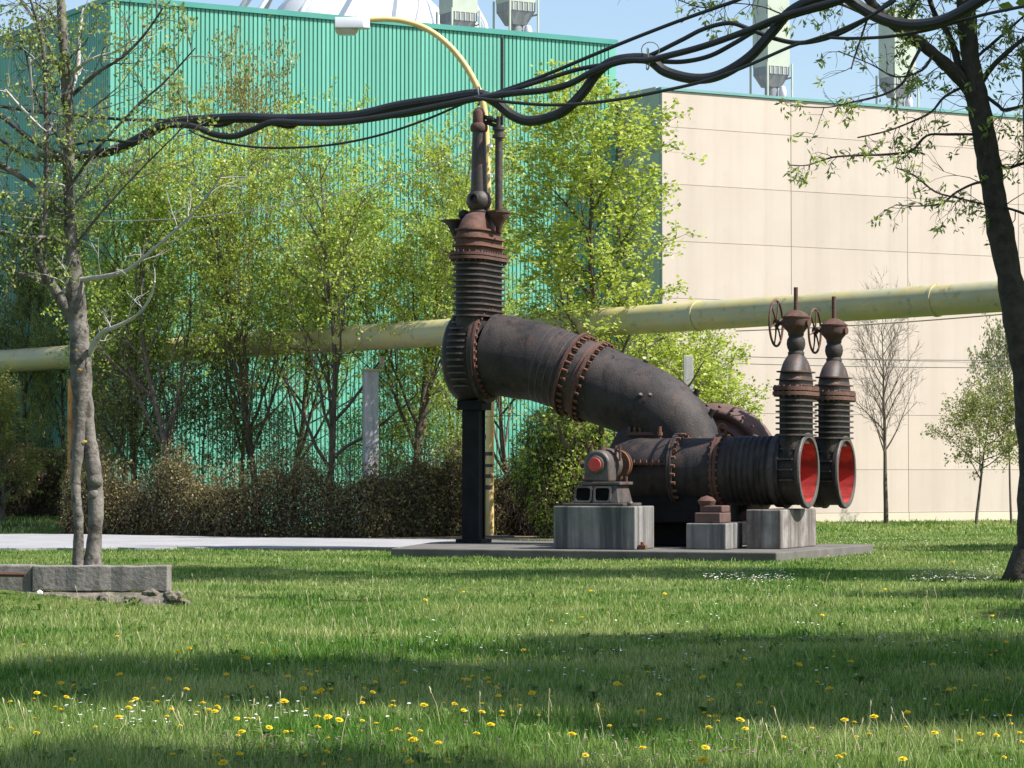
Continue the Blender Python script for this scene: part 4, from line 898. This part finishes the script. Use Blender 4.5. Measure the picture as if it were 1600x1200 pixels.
# patches of lichen on the bark, following its face
for (x, y, w_, h_) in ((121, 548, 6, 5), (126, 578, 14, 4), (121, 572, 7, 3), (133, 617, 6, 3), (134, 690, 9, 4), (119, 493, 5, 4), (30, 268, 14, 4), (12, 262, 10, 4)):
    c = at(x, y, DL) - off; Rr = (.118 if x > 80 else .036); cx = (at(127, y, DL) - off).x
    r_ = random.Random(x); vs = []; 
    for k in range(10):
        t = 2 * pi * k / 10; dx = w_ / 2 * cos(t) * r_.uniform(.6, 1.2) * DL / F; dz = h_ / 2 * sin(t) * r_.uniform(.6, 1.2) * DL / F
        X_ = c.x + dx; yy = -sqrt(max(Rr ** 2 - min(abs(X_ - cx), Rr * .9) ** 2, 0)) - .006 if x > 80 else -.15 - Rr
        vs.append((X_, yy, c.z + dz))
    yc = sum(q_[1] for q_ in vs) / 10 - .008; vs.append((c.x, yc, c.z)); li.add(vs, [(k, (k + 1) % 10, 10) for k in range(10)])
stuff(li.build('lichen', 'lichen', LT, smooth=False))

# dark leaning tree at right
DR = 39.0; off = Vector((at(1612, 905, DR).x, DR, 0))
RT = empty('leaning_tree', tuple(off), label='dark-barked tree with a leaning trunk and sparse drooping young leaves at right', cat='tree')
rng = random.Random(5); tm = Off(); lv = []
tk = limb(tm, [(1612, 915, 110), (1612, 900, 70), (1613, 870, 52), (1613, 820, 47), (1613, 740, 44), (1610, 660, 44), (1602, 580, 44), (1590, 500, 45), (1577, 430, 42), (1563, 360, 40), (1551, 290, 38), (1541, 230, 37), (1530, 170, 38), (1520, 120, 32), (1513, 60, 30), (1508, 0, 29), (1500, -90, 26)], DR, sides=16)
for a in (-1.0, -.2, .6, 2.6, 3.6):     # root flare
    q0 = Vector((off.x + .12 * cos(a), DR + .12 * sin(a) - .05, .4)); q1 = Vector((off.x + .42 * cos(a), DR + .4 * sin(a), -.05)); tm.tube([q0, q0.lerp(q1, .5) - Vector((0, 0, .06)), q1], [.16, .12, .05], 8)
R1 = limb(tm, [(1518, 145, 24), (1490, 112, 22), (1460, 85, 20), (1430, 62, 20), (1400, 42, 18), (1370, 15, 16), (1345, -20, 14)], DR, DR - .6)
R2 = limb(tm, [(1500, 120, 12), (1492, 80, 11), (1480, 50, 10), (1462, 25, 9), (1448, -15, 8)], DR, DR + .4)
R3 = limb(tm, [(1535, 125, 11), (1550, 105, 9), (1570, 85, 8), (1600, 60, 7), (1640, 30, 6)], DR, DR - .5)
R4 = limb(tm, [(1525, 90, 6), (1560, 60, 5), (1600, 25, 4)], DR, DR + .5)
R5 = limb(tm, [(1532, 210, 5), (1480, 210, 4), (1448, 212, 4), (1425, 235, 4), (1390, 241, 4), (1340, 243, 3), (1300, 246, 3), (1262, 258, 2), (1235, 258, 2)], DR, DR - 1.2)
R6 = limb(tm, [(1500, 138, 5), (1475, 152, 4), (1455, 175, 4), (1425, 190, 3), (1385, 205, 3), (1340, 215, 2)], DR, DR - .9)
R7 = limb(tm, [(1440, 72, 6), (1425, 100, 5), (1410, 130, 4), (1380, 148, 4), (1330, 160, 3), (1290, 168, 2), (1235, 165, 2)], DR - .3, DR - 1.3)
R8 = limb(tm, [(1551, 284, 5), (1525, 286, 4), (1495, 300, 4), (1470, 318, 3), (1430, 322, 2), (1400, 320, 2)], DR, DR - .8)
R9 = limb(tm, [(1545, 235, 6), (1555, 255, 6), (1575, 262, 5), (1600, 255, 5), (1640, 250, 4)], DR, DR - .4)
R10 = limb(tm, [(1540, 150, 6), (1560, 165, 6), (1570, 172, 6), (1600, 165, 5)], DR, DR - .4)
R11 = limb(tm, [(1355, 30, 4), (1345, 60, 3), (1335, 90, 3), (1330, 108, 2)], DR - .5, DR - .8)
R12 = limb(tm, [(1458, 85, 5), (1440, 110, 4), (1400, 120, 3), (1360, 100, 2), (1310, 80, 2)], DR - .3, DR - 1.0)
R13 = limb(tm, [(1390, 35, 6), (1350, 22, 5), (1300, 5, 4), (1240, 25, 3), (1190, 10, 2), (1140, 5, 2), (1100, 12, 2), (1060, 0, 2)], DR - .5, DR - 2.0)
R14 = limb(tm, [(1553, 302, 5), (1560, 320, 4), (1590, 330, 4), (1640, 350, 3)], DR + .1, DR - .4)
R15 = limb(tm, [(1557, 326, 4), (1540, 320, 3), (1500, 310, 3), (1462, 300, 3), (1430, 275, 3), (1400, 262, 2)], DR, DR - 1.0)
R16 = limb(tm, [(1400, 45, 6), (1420, 20, 5), (1445, -20, 4)], DR - .3, DR)
tipset = []
for lm in (R5, R6, R7, R8, R11, R12, R13, R15): twigs(tm, lm, rng, tipset, .17, .15, .5, .006, sub=1, tipl=1, droop=1.5, up=-.05, start=.2, lsp=.01)
for lm in (R1, R2, R3, R4, R9, R10, R14, R16): twigs(tm, lm, rng, tipset, .15, .3, .9, .008, sub=2, tipl=1, droop=1.0, up=0, lsp=.01)
twigs(tm, tk, rng, tipset, .35, .4, 1.0, .008, sub=1, tipl=1, start=.62, droop=1, lsp=.01)
up_ = []; top = Vector(tk[0][-1]); p3 = dict(PR, kids=[14, 7, 5], start=[.05, .2, .2], ang=[62, 45, 44], len=[4.2, 1.7, .7], leaf_n=10, up=[.02, .03, .04, .03]); p3['_path'] = None
grow(tm, up_, top, Vector((-.1, 0, 1)).normalized(), 5.5, .11, 0, rng, p3)
grow(tm, up_, top - Vector((0, 0, .5)), Vector((-.75, .1, .6)).normalized(), 4.5, .09, 0, rng, p3)
up_ = [p for p in up_ if p[2] > H + .168 * p[1]]
tm.build('trunk', 'bark_dark', RT, ang=80)
v, f = leaf_quads(up_, .13, np.random.RandomState(19), 1.4); v -= np.array(off); npmesh('upper_crown', v, f, 'leaf_spring', RT)
LV = []
for p in tipset:                        # hand-shaped sprays of young leaves at the twig ends
    if rng.random() < .4: continue
    for _ in range(rng.randint(5, 11)): LV.append((p[0] + rng.gauss(0, .035), p[1] + rng.gauss(0, .035), p[2] + rng.gauss(0, .025) - .02))
v, f = leaf_quads(LV, .036, np.random.RandomState(9), 2.8, .5); v -= np.array(off); npmesh('crown', v, f, 'leaf_mute2', RT)
q = at(1604, 700, 41); m = MB().tube([(0, 0, -.05), (.02, 0, 4), (-.02, 0, 7.5)], .04, 8); tag(m.build('rusty_rod', 'rust', loc=(q.x + .02, 41, 0)), 'slim rusty upright rod at the right edge behind the leaning tree', 'rod')

# trees that stand outside the frame at right and behind, whose shade falls on the lawn
TO = make_tree(31, var(kids=[22, 8, 5], start=[.42, .2, .2], ang=[58, 45, 44], len=[3.9, 1.5, .7], leaf_n=22, up=[.02, .05, .04, .03]), 10.5, .2, .15, 'leaf_spring', 'bark_dark', thin=False)
for i, (x, y, sc, rz) in enumerate([(7.0, 16.5, 1.0, 0), (10.4, 20.5, 1.05, 1.3), (5.0, 10.9, .78, 2.2), (11.6, 18.0, 1.1, 3.1), (2.2, 9.6, .95, 4.6), (4.3, 18.6, 1.0, 5.5), (9.2, 17.8, 1.1, 2.9), (9.9, 40.5, 1.0, 4), (12.0, 33.5, .85, 5.1), (17.4, 52.0, 1.0, .8), (15, 26, .9, 2.0)]):
    place_tree(TO, (x, y, 0), rz, (sc, sc, sc), 'park_tree', 'leafy park tree standing beyond the right edge of the view', 'park trees outside the view')

# ------------------------------------------------------------------ cables slung between the trees
def cable(pts, r_px, lab, D0=34.3, D1=31.0, dz=0, name='black_cable'):
    W3 = [at(x, y, D0 + (D1 - D0) * x / 1600 + dz) for x, y in pts]
    S_ = smooth(W3, 5); o = MB().tube(S_, r_px * 32.5 / F, 10).build(name, 'cable'); return tag(o, lab, 'cable', 'black cables slung across the view')
cable([(60, 246), (110, 245), (170, 237), (205, 223), (240, 203), (268, 191), (320, 187), (380, 184), (440, 186), (500, 184), (560, 180), (620, 166), (690, 155), (745, 147), (775, 160), (800, 180), (830, 189), (875, 177), (908, 148), (935, 112), (962, 95), (1010, 92), (1040, 112), (1085, 123), (1125, 117), (1170, 90), (1205, 52), (1235, 18), (1275, -2), (1320, -12)], 8.2, 'thickest black cable making the deep loops left and right of the sky gap')
cable([(230, 205), (262, 196), (300, 197), (335, 210), (365, 213), (395, 203), (425, 191), (470, 192), (520, 192), (570, 187), (630, 177), (700, 163), (750, 153), (800, 146), (850, 141), (890, 131), (930, 110), (975, 95), (1012, 94), (1040, 88), (1100, 72), (1170, 47), (1225, 25), (1330, -5)], 5.2, 'cable twisting under the thickest one at left and rising to the top right', dz=-.15)
cable([(262, 187), (310, 193), (345, 196), (375, 187), (420, 192), (455, 198), (480, 185), (540, 188), (600, 172), (640, 172), (700, 152), (745, 151), (790, 143), (840, 128), (890, 112), (925, 104), (1000, 92), (1060, 65), (1100, 45), (1140, 36), (1170, 45), (1210, 60), (1250, 67), (1300, 57), (1350, 32), (1395, 0)], 3.6, 'medium cable arching highest over the sky gap before dipping', dz=.12)
cable([(560, 184), (630, 181), (690, 168), (745, 155), (790, 140), (850, 118), (965, 70), (1060, 33), (1150, 1), (1210, -22)], 3.0, 'straight thin cable climbing from the lamp arm to the top edge', dz=.25)
cable([(740, 153), (800, 160), (860, 164), (920, 161), (980, 153), (1040, 141), (1100, 127), (1160, 106), (1235, 73), (1270, 62), (1310, 48), (1360, 25), (1400, 0)], 2.6, 'thin low cable passing just beneath the deep right loop', dz=-.3)
cable([(1000, 93), (1035, 96), (1070, 96), (1110, 87), (1150, 66), (1188, 44), (1240, 25), (1300, 8), (1340, -8)], 3.8, 'short cable leaving the wire tie and merging at the upper right', dz=.3)
cable([(295, 203), (330, 218), (390, 229), (450, 231), (520, 226), (590, 212), (660, 189), (710, 168), (748, 152)], 1.9, 'thin slack cable hanging below the bundle between tree and lamp', dz=.1)
cable([(1290, 58), (1330, 60), (1390, 57), (1450, 47), (1500, 33), (1550, 20), (1640, 2)], 2.6, 'thin cable running right in front of the leaning tree', dz=.1)
cable([(1290, -22), (1320, -6), (1350, 15), (1385, 32), (1425, 39), (1470, 33), (1510, 14), (1550, -12)], 9, 'thick cable loop dipping in front of the leaning trunk at the top')
cable([(-60, 150), (0, 180), (25, 200), (62, 227), (110, 246)], 4, 'cable coming down to the pale tree from the upper left edge')
cable([(-60, 195), (0, 218), (25, 235), (60, 250), (112, 250)], 3.6, 'lower cable coming to the pale tree from the left edge', dz=.2)
cable([(-60, 160), (0, 166), (60, 175), (130, 181), (200, 187), (270, 188)], 2.6, 'nearly level cable joining the bundle right of the pale tree', dz=.1)
cable([(110, 228), (160, 218), (210, 222), (250, 205)], 2.4, 'short stray cable end beside the pale tree trunk', dz=-.2)
for (x, y, r, lb) in ((748, 150, 15, 'wire tie holding the cables together in front of the lamp arm'), (1012, 92, 17, 'wire tie with a loose loop on the cable bundle in the sky gap')):
    D_ = 34.3 - 3.3 * x / 1600; c = at(x, y, D_); R_ = r * D_ / F; m = MB()
    m.tube([c + Vector((.01 * sin(2 * t), cos(t) * R_ * .9, sin(t) * R_)) for t in np.linspace(0, 2 * pi, 18)], .008, 5, cap=False)
    if x > 900: m.tube([c + Vector((.1 * cos(t) + .03, 0, .10 + .09 * sin(t))) for t in np.linspace(-.6, 3.6, 14)], .006, 5)
    tag(m.build('wire_tie', 'wire'), lb, 'wire tie')

# ------------------------------------------------------------------ lawn
def grassmat():
    m, nt, b = mkmat('grass_blades'); nt.nodes.remove(b)
    ge = nt.nodes.new('ShaderNodeNewGeometry')
    c1 = ramp(nt, ge.outputs['Random Per Island'], [(0, (.018, .07, .006)), (.4, (.06, .185, .015)), (.85, (.15, .30, .035)), (1, (.34, .42, .12))])
    c2 = ramp(nt, ge.outputs['Random Per Island'], [(0, (.13, .21, .04)), (.5, (.28, .36, .10)), (1, (.50, .52, .24))])
    col = mix(nt, ramp(nt, noise(nt, .35, detail=5), [(.40, (0, 0, 0)), (.58, (1, 1, 1))]), c1, c2)
    d = nt.nodes.new('ShaderNodeBsdfDiffuse'); t = nt.nodes.new('ShaderNodeBsdfTranslucent')
    tc = mix(nt, 1.0, col, (1.4, 1.4, 1.0), 'MULTIPLY'); nt.links.new(col, d.inputs[0]); nt.links.new(tc, t.inputs[0])
    ms = nt.nodes.new('ShaderNodeMixShader'); ms.inputs[0].default_value = .4
    nt.links.new(d.outputs[0], ms.inputs[1]); nt.links.new(t.outputs[0], ms.inputs[2])
    gl = nt.nodes.new('ShaderNodeBsdfGlossy'); gl.inputs['Roughness'].default_value = .5
    m2 = nt.nodes.new('ShaderNodeMixShader'); m2.inputs[0].default_value = .03
    nt.links.new(ms.outputs[0], m2.inputs[1]); nt.links.new(gl.outputs[0], m2.inputs[2])
    nt.links.new(m2.outputs[0], nt.nodes['Material Output'].inputs[0]); return m
MAT['grass'] = grassmat()
def inpoly(x, y, poly):
    r = np.zeros(len(x), bool); n = len(poly)
    for i in range(n):
        x0, y0 = poly[i]; x1, y1 = poly[(i + 1) % n]
        c = ((y0 > y) != (y1 > y)) & (x < (x1 - x0) * (y - y0) / (y1 - y0 + 1e-12) + x0); r ^= c
    return r
padw = []
for u, v_ in [(0, 0), (.10, 5.75), (-8.1, 5.9), (-7.95, 4.0), (-6.95, .05)]:
    w = Matrix.Rotation(MA, 3, 'Z') @ Vector((u, v_, 0)); padw.append((w.x + MO[0], w.y + MO[1]))
wallw = [(-9.5, 31.65), (-3.68, 31.62), (-3.68, 32.0), (-9.5, 32.1)]
bed = [(-10.6, 66.2), (-9.2, 65.6), (-6.5, 63.6), (-3, 61.7), (-.9, 61.2), (1.5, 61.7), (4, 62.3), (4, 66), (-10.6, 69)]
def blades(y0, y1, dens, h0, h1, wd, rng, bend=.5):
    ymid = np.linspace(y0, y1, 2); A = ((.178 * y0 + 1.6) + (.178 * y1 + 1.6)) * (y1 - y0)
    n = int(A * dens); y = rng.uniform(y0, y1, n * 2); hw = .178 * y + 1.6; keep = rng.rand(n * 2) < hw / hw.max(); y = y[keep][:n]; hw = hw[keep][:n]
    x = rng.uniform(-1, 1, len(y)) * hw
    ok = ~inpoly(x, y, padw) & (~inpoly(x, y, path_front + path_back) | ((rng.rand(len(y)) < .10) & (vnoise(x * 1.3, y * 1.3) > .62) & (y < 58))) & ~inpoly(x, y, wallw) & ~inpoly(x, y, bed)
    dn = vnoise(x * 1.6 + 40, y * 1.6); dn2 = vnoise(x * .5 + 9, y * .5 + 3)
    ok &= rng.rand(len(y)) < .45 + .8 * dn
    bare = np.exp(-(((x + 4.6) / 1.0) ** 2 + ((y - 31.2) / .5) ** 2)); ok &= rng.rand(len(y)) > bare * .9
    x, y, dn, dn2 = x[ok], y[ok], dn[ok], dn2[ok]; n = len(x); z = gz(x, y)
    h = rng.uniform(h0, h1, n) * (.5 + .6 * dn + .35 * dn2) * np.where(rng.rand(n) > .96, 1.6, 1); a = rng.uniform(0, 2 * pi, n); w = wd * rng.uniform(.6, 1.3, n)
    ln = rng.uniform(.1, bend * 1.3, n) * h; b = rng.uniform(0, 2 * pi, n)
    s = np.stack([np.cos(a) * w, np.sin(a) * w * .5, 0 * a], 1); d = np.stack([np.cos(b) * ln, np.sin(b) * ln, 0 * b], 1)
    P = np.stack([x, y, z - .01], 1); M1 = P + d * .3 + np.stack([0 * h, 0 * h, h * .6], 1); T = P + d + np.stack([0 * h, 0 * h, h], 1)
    return P, M1, T, s
def grass_obj(specs, seed):
    rng = np.random.RandomState(seed); VV = []; FF = []; o = 0
    for sp_ in specs:
        P, M1, T, s = blades(*sp_, rng); n = len(P)
        VV.append(np.stack([P - s, P + s, M1 + s * .75, M1 - s * .75, T], 1).reshape(-1, 3)); k = np.arange(n)[:, None] * 5 + o
        FF.append(np.concatenate([k + [0, 1, 2], k + [0, 2, 3], k + [3, 2, 4]])); o += 5 * n
    return np.concatenate(VV), np.concatenate(FF)
v, f = grass_obj([(12.2, 17, 2600, .04, .115, .0026), (17, 24, 1500, .04, .105, .0032), (24, 33, 800, .035, .085, .0045), (33, 44, 420, .03, .07, .006), (44, 68, 190, .03, .065, .009), (68, 90, 50, .05, .10, .016)], 1)
npmesh('grass', v, f, 'grass', kind='stuff')['label'] = 'uneven green lawn grass with yellowish patches'

# dandelions: each one a flower on its stem
MAT['dandelion'] = surf('dandelion_yellow', (.95, .68, .01), (.98, .78, .02), 60, .8, bump=.6, bscale=300)
MAT['stem'] = surf('dandelion_stem', (.14, .20, .05), (.20, .24, .08), 9, .7, bump=0)
MAT['daisy'] = surf('daisy_white', (.74, .74, .72), (.84, .83, .84), 9, .7, bump=0)
MAT['purple'] = surf('deadnettle_purple', (.20, .10, .17), (.28, .14, .22), 9, .8, bump=0)
def dandelion_mesh(seed, r, h):
    rr = random.Random(seed); vs = []; fs = []; mi = []
    st = MB(); lean = (rr.uniform(-.03, .03), rr.uniform(-.03, .03)); st.tube([(0, 0, -.01), (lean[0] * .4, lean[1] * .4, h * .5), (lean[0], lean[1], h)], .0028, 5)
    vs += st.v; fs += st.f; mi += [1] * len(st.f); c = Vector((lean[0], lean[1], h))
    for ring, (rad, up, n) in enumerate(((1, .05, 22), (.8, .22, 18), (.55, .38, 14), (.3, .48, 8))):
        for k in range(n):
            t = 2 * pi * k / n + ring * .3 + rr.uniform(-.08, .08); R = r * rad * rr.uniform(.9, 1.1); w = pi / n * 1.1; o = len(vs)
            vs += [tuple(c), tuple(c + Vector((cos(t - w) * R * .85, sin(t - w) * R * .85, up * r * .9))), tuple(c + Vector((cos(t) * R, sin(t) * R, up * r))), tuple(c + Vector((cos(t + w) * R * .85, sin(t + w) * R * .85, up * r * .9)))]
            fs.append((o, o + 1, o + 2, o + 3)); mi.append(0)
    me = bpy.data.meshes.new('dandelion'); me.from_pydata(vs, [], fs); me.materials.append(MAT['dandelion']); me.materials.append(MAT['stem'])
    me.polygons.foreach_set('material_index', mi); me.update(); return me
dm = [dandelion_mesh(k, r, h) for k, (r, h) in enumerate([(.025, .12), (.021, .15), (.018, .16), (.027, .11), (.016, .13)])]
rng = random.Random(77)
spots = [(357, 1190, 3), (340, 1180, 0), (112, 1180, 3), (180, 1182, 4), (1098, 1130, 0), (1143, 1128, 0), (1038, 1127, 4), (805, 1087, 0), (922, 968, 1), (1560, 968, 1), (475, 1045, 0), (490, 1045, 4), (412, 1005, 1), (435, 1020, 1), (640, 1190, 0), (508, 1188, 4), (1146, 1162, 0), (1102, 1163, 3), (1340, 1146, 0), (1355, 1147, 0), (1500, 1097, 0), (1307, 1028, 1), (1405, 1186, 0), (95, 1075, 0), (195, 1049, 3), (288, 1082, 1), (330, 1106, 1), (1585, 1120, 1), (1185, 1100, 0), (1208, 1100, 1), (1490, 1080, 1), (80, 1033, 1), (100, 1033, 2), (190, 998, 1), (345, 1003, 2), (391, 1029, 1), (303, 1036, 2), (380, 1037, 2), (723, 1068, 1), (746, 1060, 1)]
for _ in range(185):
    px = rng.choice([rng.gauss(560, 130), rng.uniform(0, 760), rng.uniform(650, 1600), rng.uniform(0, 1600)]); py = rng.choice([rng.uniform(1005, 1110), rng.uniform(1060, 1150), rng.uniform(1110, 1198)])
    spots.append((px, py, rng.randint(0, 4)))
for _ in range(16): spots.append((rng.uniform(640, 1560), rng.uniform(872, 985), 1))
for px, py, k in spots:
    if not 0 < px < 1600: continue
    hz_ = .12; r_ = ray(px, py); t = (hz_ - H) / r_[2]; x, y = r_[0] * t, r_[1] * t
    o = bpy.data.objects.new('dandelion', dm[k]); C.objects.link(o); o.location = (x, y, float(gz(x, y))); s_ = rng.uniform(.62, 1.15) * (1 if y < 24 else 1.1)
    o.scale = (s_, s_, s_); o.rotation_euler = (rng.uniform(-.1, .45), rng.uniform(-.25, .25), rng.uniform(-.6, .6))
    tag(o, 'yellow dandelion flower standing in the lawn', 'dandelion', 'dandelions in the lawn')
# daisies and deadnettle, countless and tiny
def specks(n, fn, size, mat, name, seed, up=.05, lab=None):
    rg = np.random.RandomState(seed); P = fn(rg, n); a = rg.uniform(0, 2 * pi, n); k = 6; vs = []
    for j in range(k):
        t = a + 2 * pi * j / k; vs.append(P + np.stack([np.cos(t) * size, np.sin(t) * size, rg.uniform(-.3, .3, n) * size + size * .3], 1))
    vs = np.stack([P] + vs, 1).reshape(-1, 3); b = np.arange(n)[:, None] * 7
    ff = np.concatenate([b + [0, 1 + j, 1 + (j + 1) % k] for j in range(k)]); o = npmesh(name, vs, ff, mat, kind='stuff'); o['label'] = lab
def on_lawn(regions, hz_):
    def fn(rg, n):
        out = []; 
        for i in range(n):
            x0, x1, y0, y1 = regions[rg.randint(len(regions))]; px, py = rg.uniform(x0, x1), rg.uniform(y0, y1); r_ = ray(px, py); t = (hz_ - H) / r_[2]
            x, y = r_[0] * t, r_[1] * t; out.append((x, y, float(gz(x, y)) + hz_ + rg.uniform(-.015, .02)))
        return np.array(out)
    return fn
specks(620, on_lawn([(560, 1600, 950, 1060), (1100, 1600, 885, 1010), (0, 1600, 1000, 1130), (40, 500, 1080, 1130), (650, 1600, 960, 1020), (1100, 1230, 890, 908), (1480, 1560, 888, 905)], .09), .013, 'daisy', 'daisies', 2, lab='tiny white daisies scattered through the lawn')
specks(500, on_lawn([(1100, 1240, 888, 912), (1420, 1560, 884, 905), (1290, 1600, 838, 850)], .08), .014, 'daisy', 'daisies', 12, lab='dense white daisy patches in the lawn right of the pad')
specks(450, on_lawn([(0, 1600, 1120, 1200), (900, 1300, 1130, 1200), (300, 600, 1150, 1200)], .07), .010, 'purple', 'deadnettle_flowers', 3, lab='tiny purple deadnettle flowers low in the near lawn')

# broad-leaved weeds: rosettes of wider leaves low in the lawn, and dry stalks
rg = np.random.RandomState(44); PV = []; PF = []; o_ = 0
for i in range(420):
    D_ = 14.3 + 20 * rg.rand() ** 1.5; x = rg.uniform(-1, 1) * (.178 * D_ + .5); z = float(gz(x, D_)); nl = rg.randint(5, 10); R_ = rg.uniform(.05, .11)
    for k in range(nl):
        a = 2 * pi * k / nl + rg.uniform(-.3, .3); L_ = R_ * rg.uniform(.7, 1.2); w_ = L_ * .20; ca, sa = cos(a), sin(a); up_z = rg.uniform(.3, .9)
        for (t, ww, h_) in ((.1, .3, .02), (.6, 1, up_z * .06 + .02), (1.0, .08, up_z * .07 + .01)):
            PV.append((x + ca * L_ * t - sa * w_ * ww, D_ + sa * L_ * t + ca * w_ * ww, z + h_)); PV.append((x + ca * L_ * t + sa * w_ * ww, D_ + sa * L_ * t - ca * w_ * ww, z + h_))
        PF += [(o_, o_ + 1, o_ + 3, o_ + 2), (o_ + 2, o_ + 3, o_ + 5, o_ + 4)]; o_ += 6
MAT['weed'] = leafmat('broad_weed_leaves', [(0, (.06, .12, .025)), (.6, (.10, .18, .04)), (1, (.18, .24, .07))], .3)
npmesh('weeds', np.array(PV), np.array(PF), 'weed', kind='stuff')['label'] = 'low broad-leaved weed rosettes in the near lawn'
st = MB(); rr = random.Random(9)
for i in range(260):
    D_ = 14.3 + 22 * rr.random() ** 1.4; x = rr.uniform(-1, 1) * (.178 * D_ + .4); z = float(gz(x, D_)); h_ = rr.uniform(.10, .22); lx, ly = rr.uniform(-.06, .06), rr.uniform(-.04, .04)
    st.tube([(x, D_, z), (x + lx * .4, D_ + ly * .4, z + h_ * .6), (x + lx, D_ + ly, z + h_)], [.0022, .0018, .0014], 3); st.tube([(x + lx, D_ + ly, z + h_ - .01), (x + lx * 1.1, D_ + ly, z + h_ + .015), (x + lx * 1.2, D_ + ly, z + h_ + .03)], [.002, .006, .002], 4)
MAT['straw'] = surf('dry_straw', (.34, .31, .17), (.46, .42, .25), 9, .9, bump=0)
stuff(st.build('dry_stalks', 'straw'))['label'] = 'thin pale dry stalks standing in the near lawn'
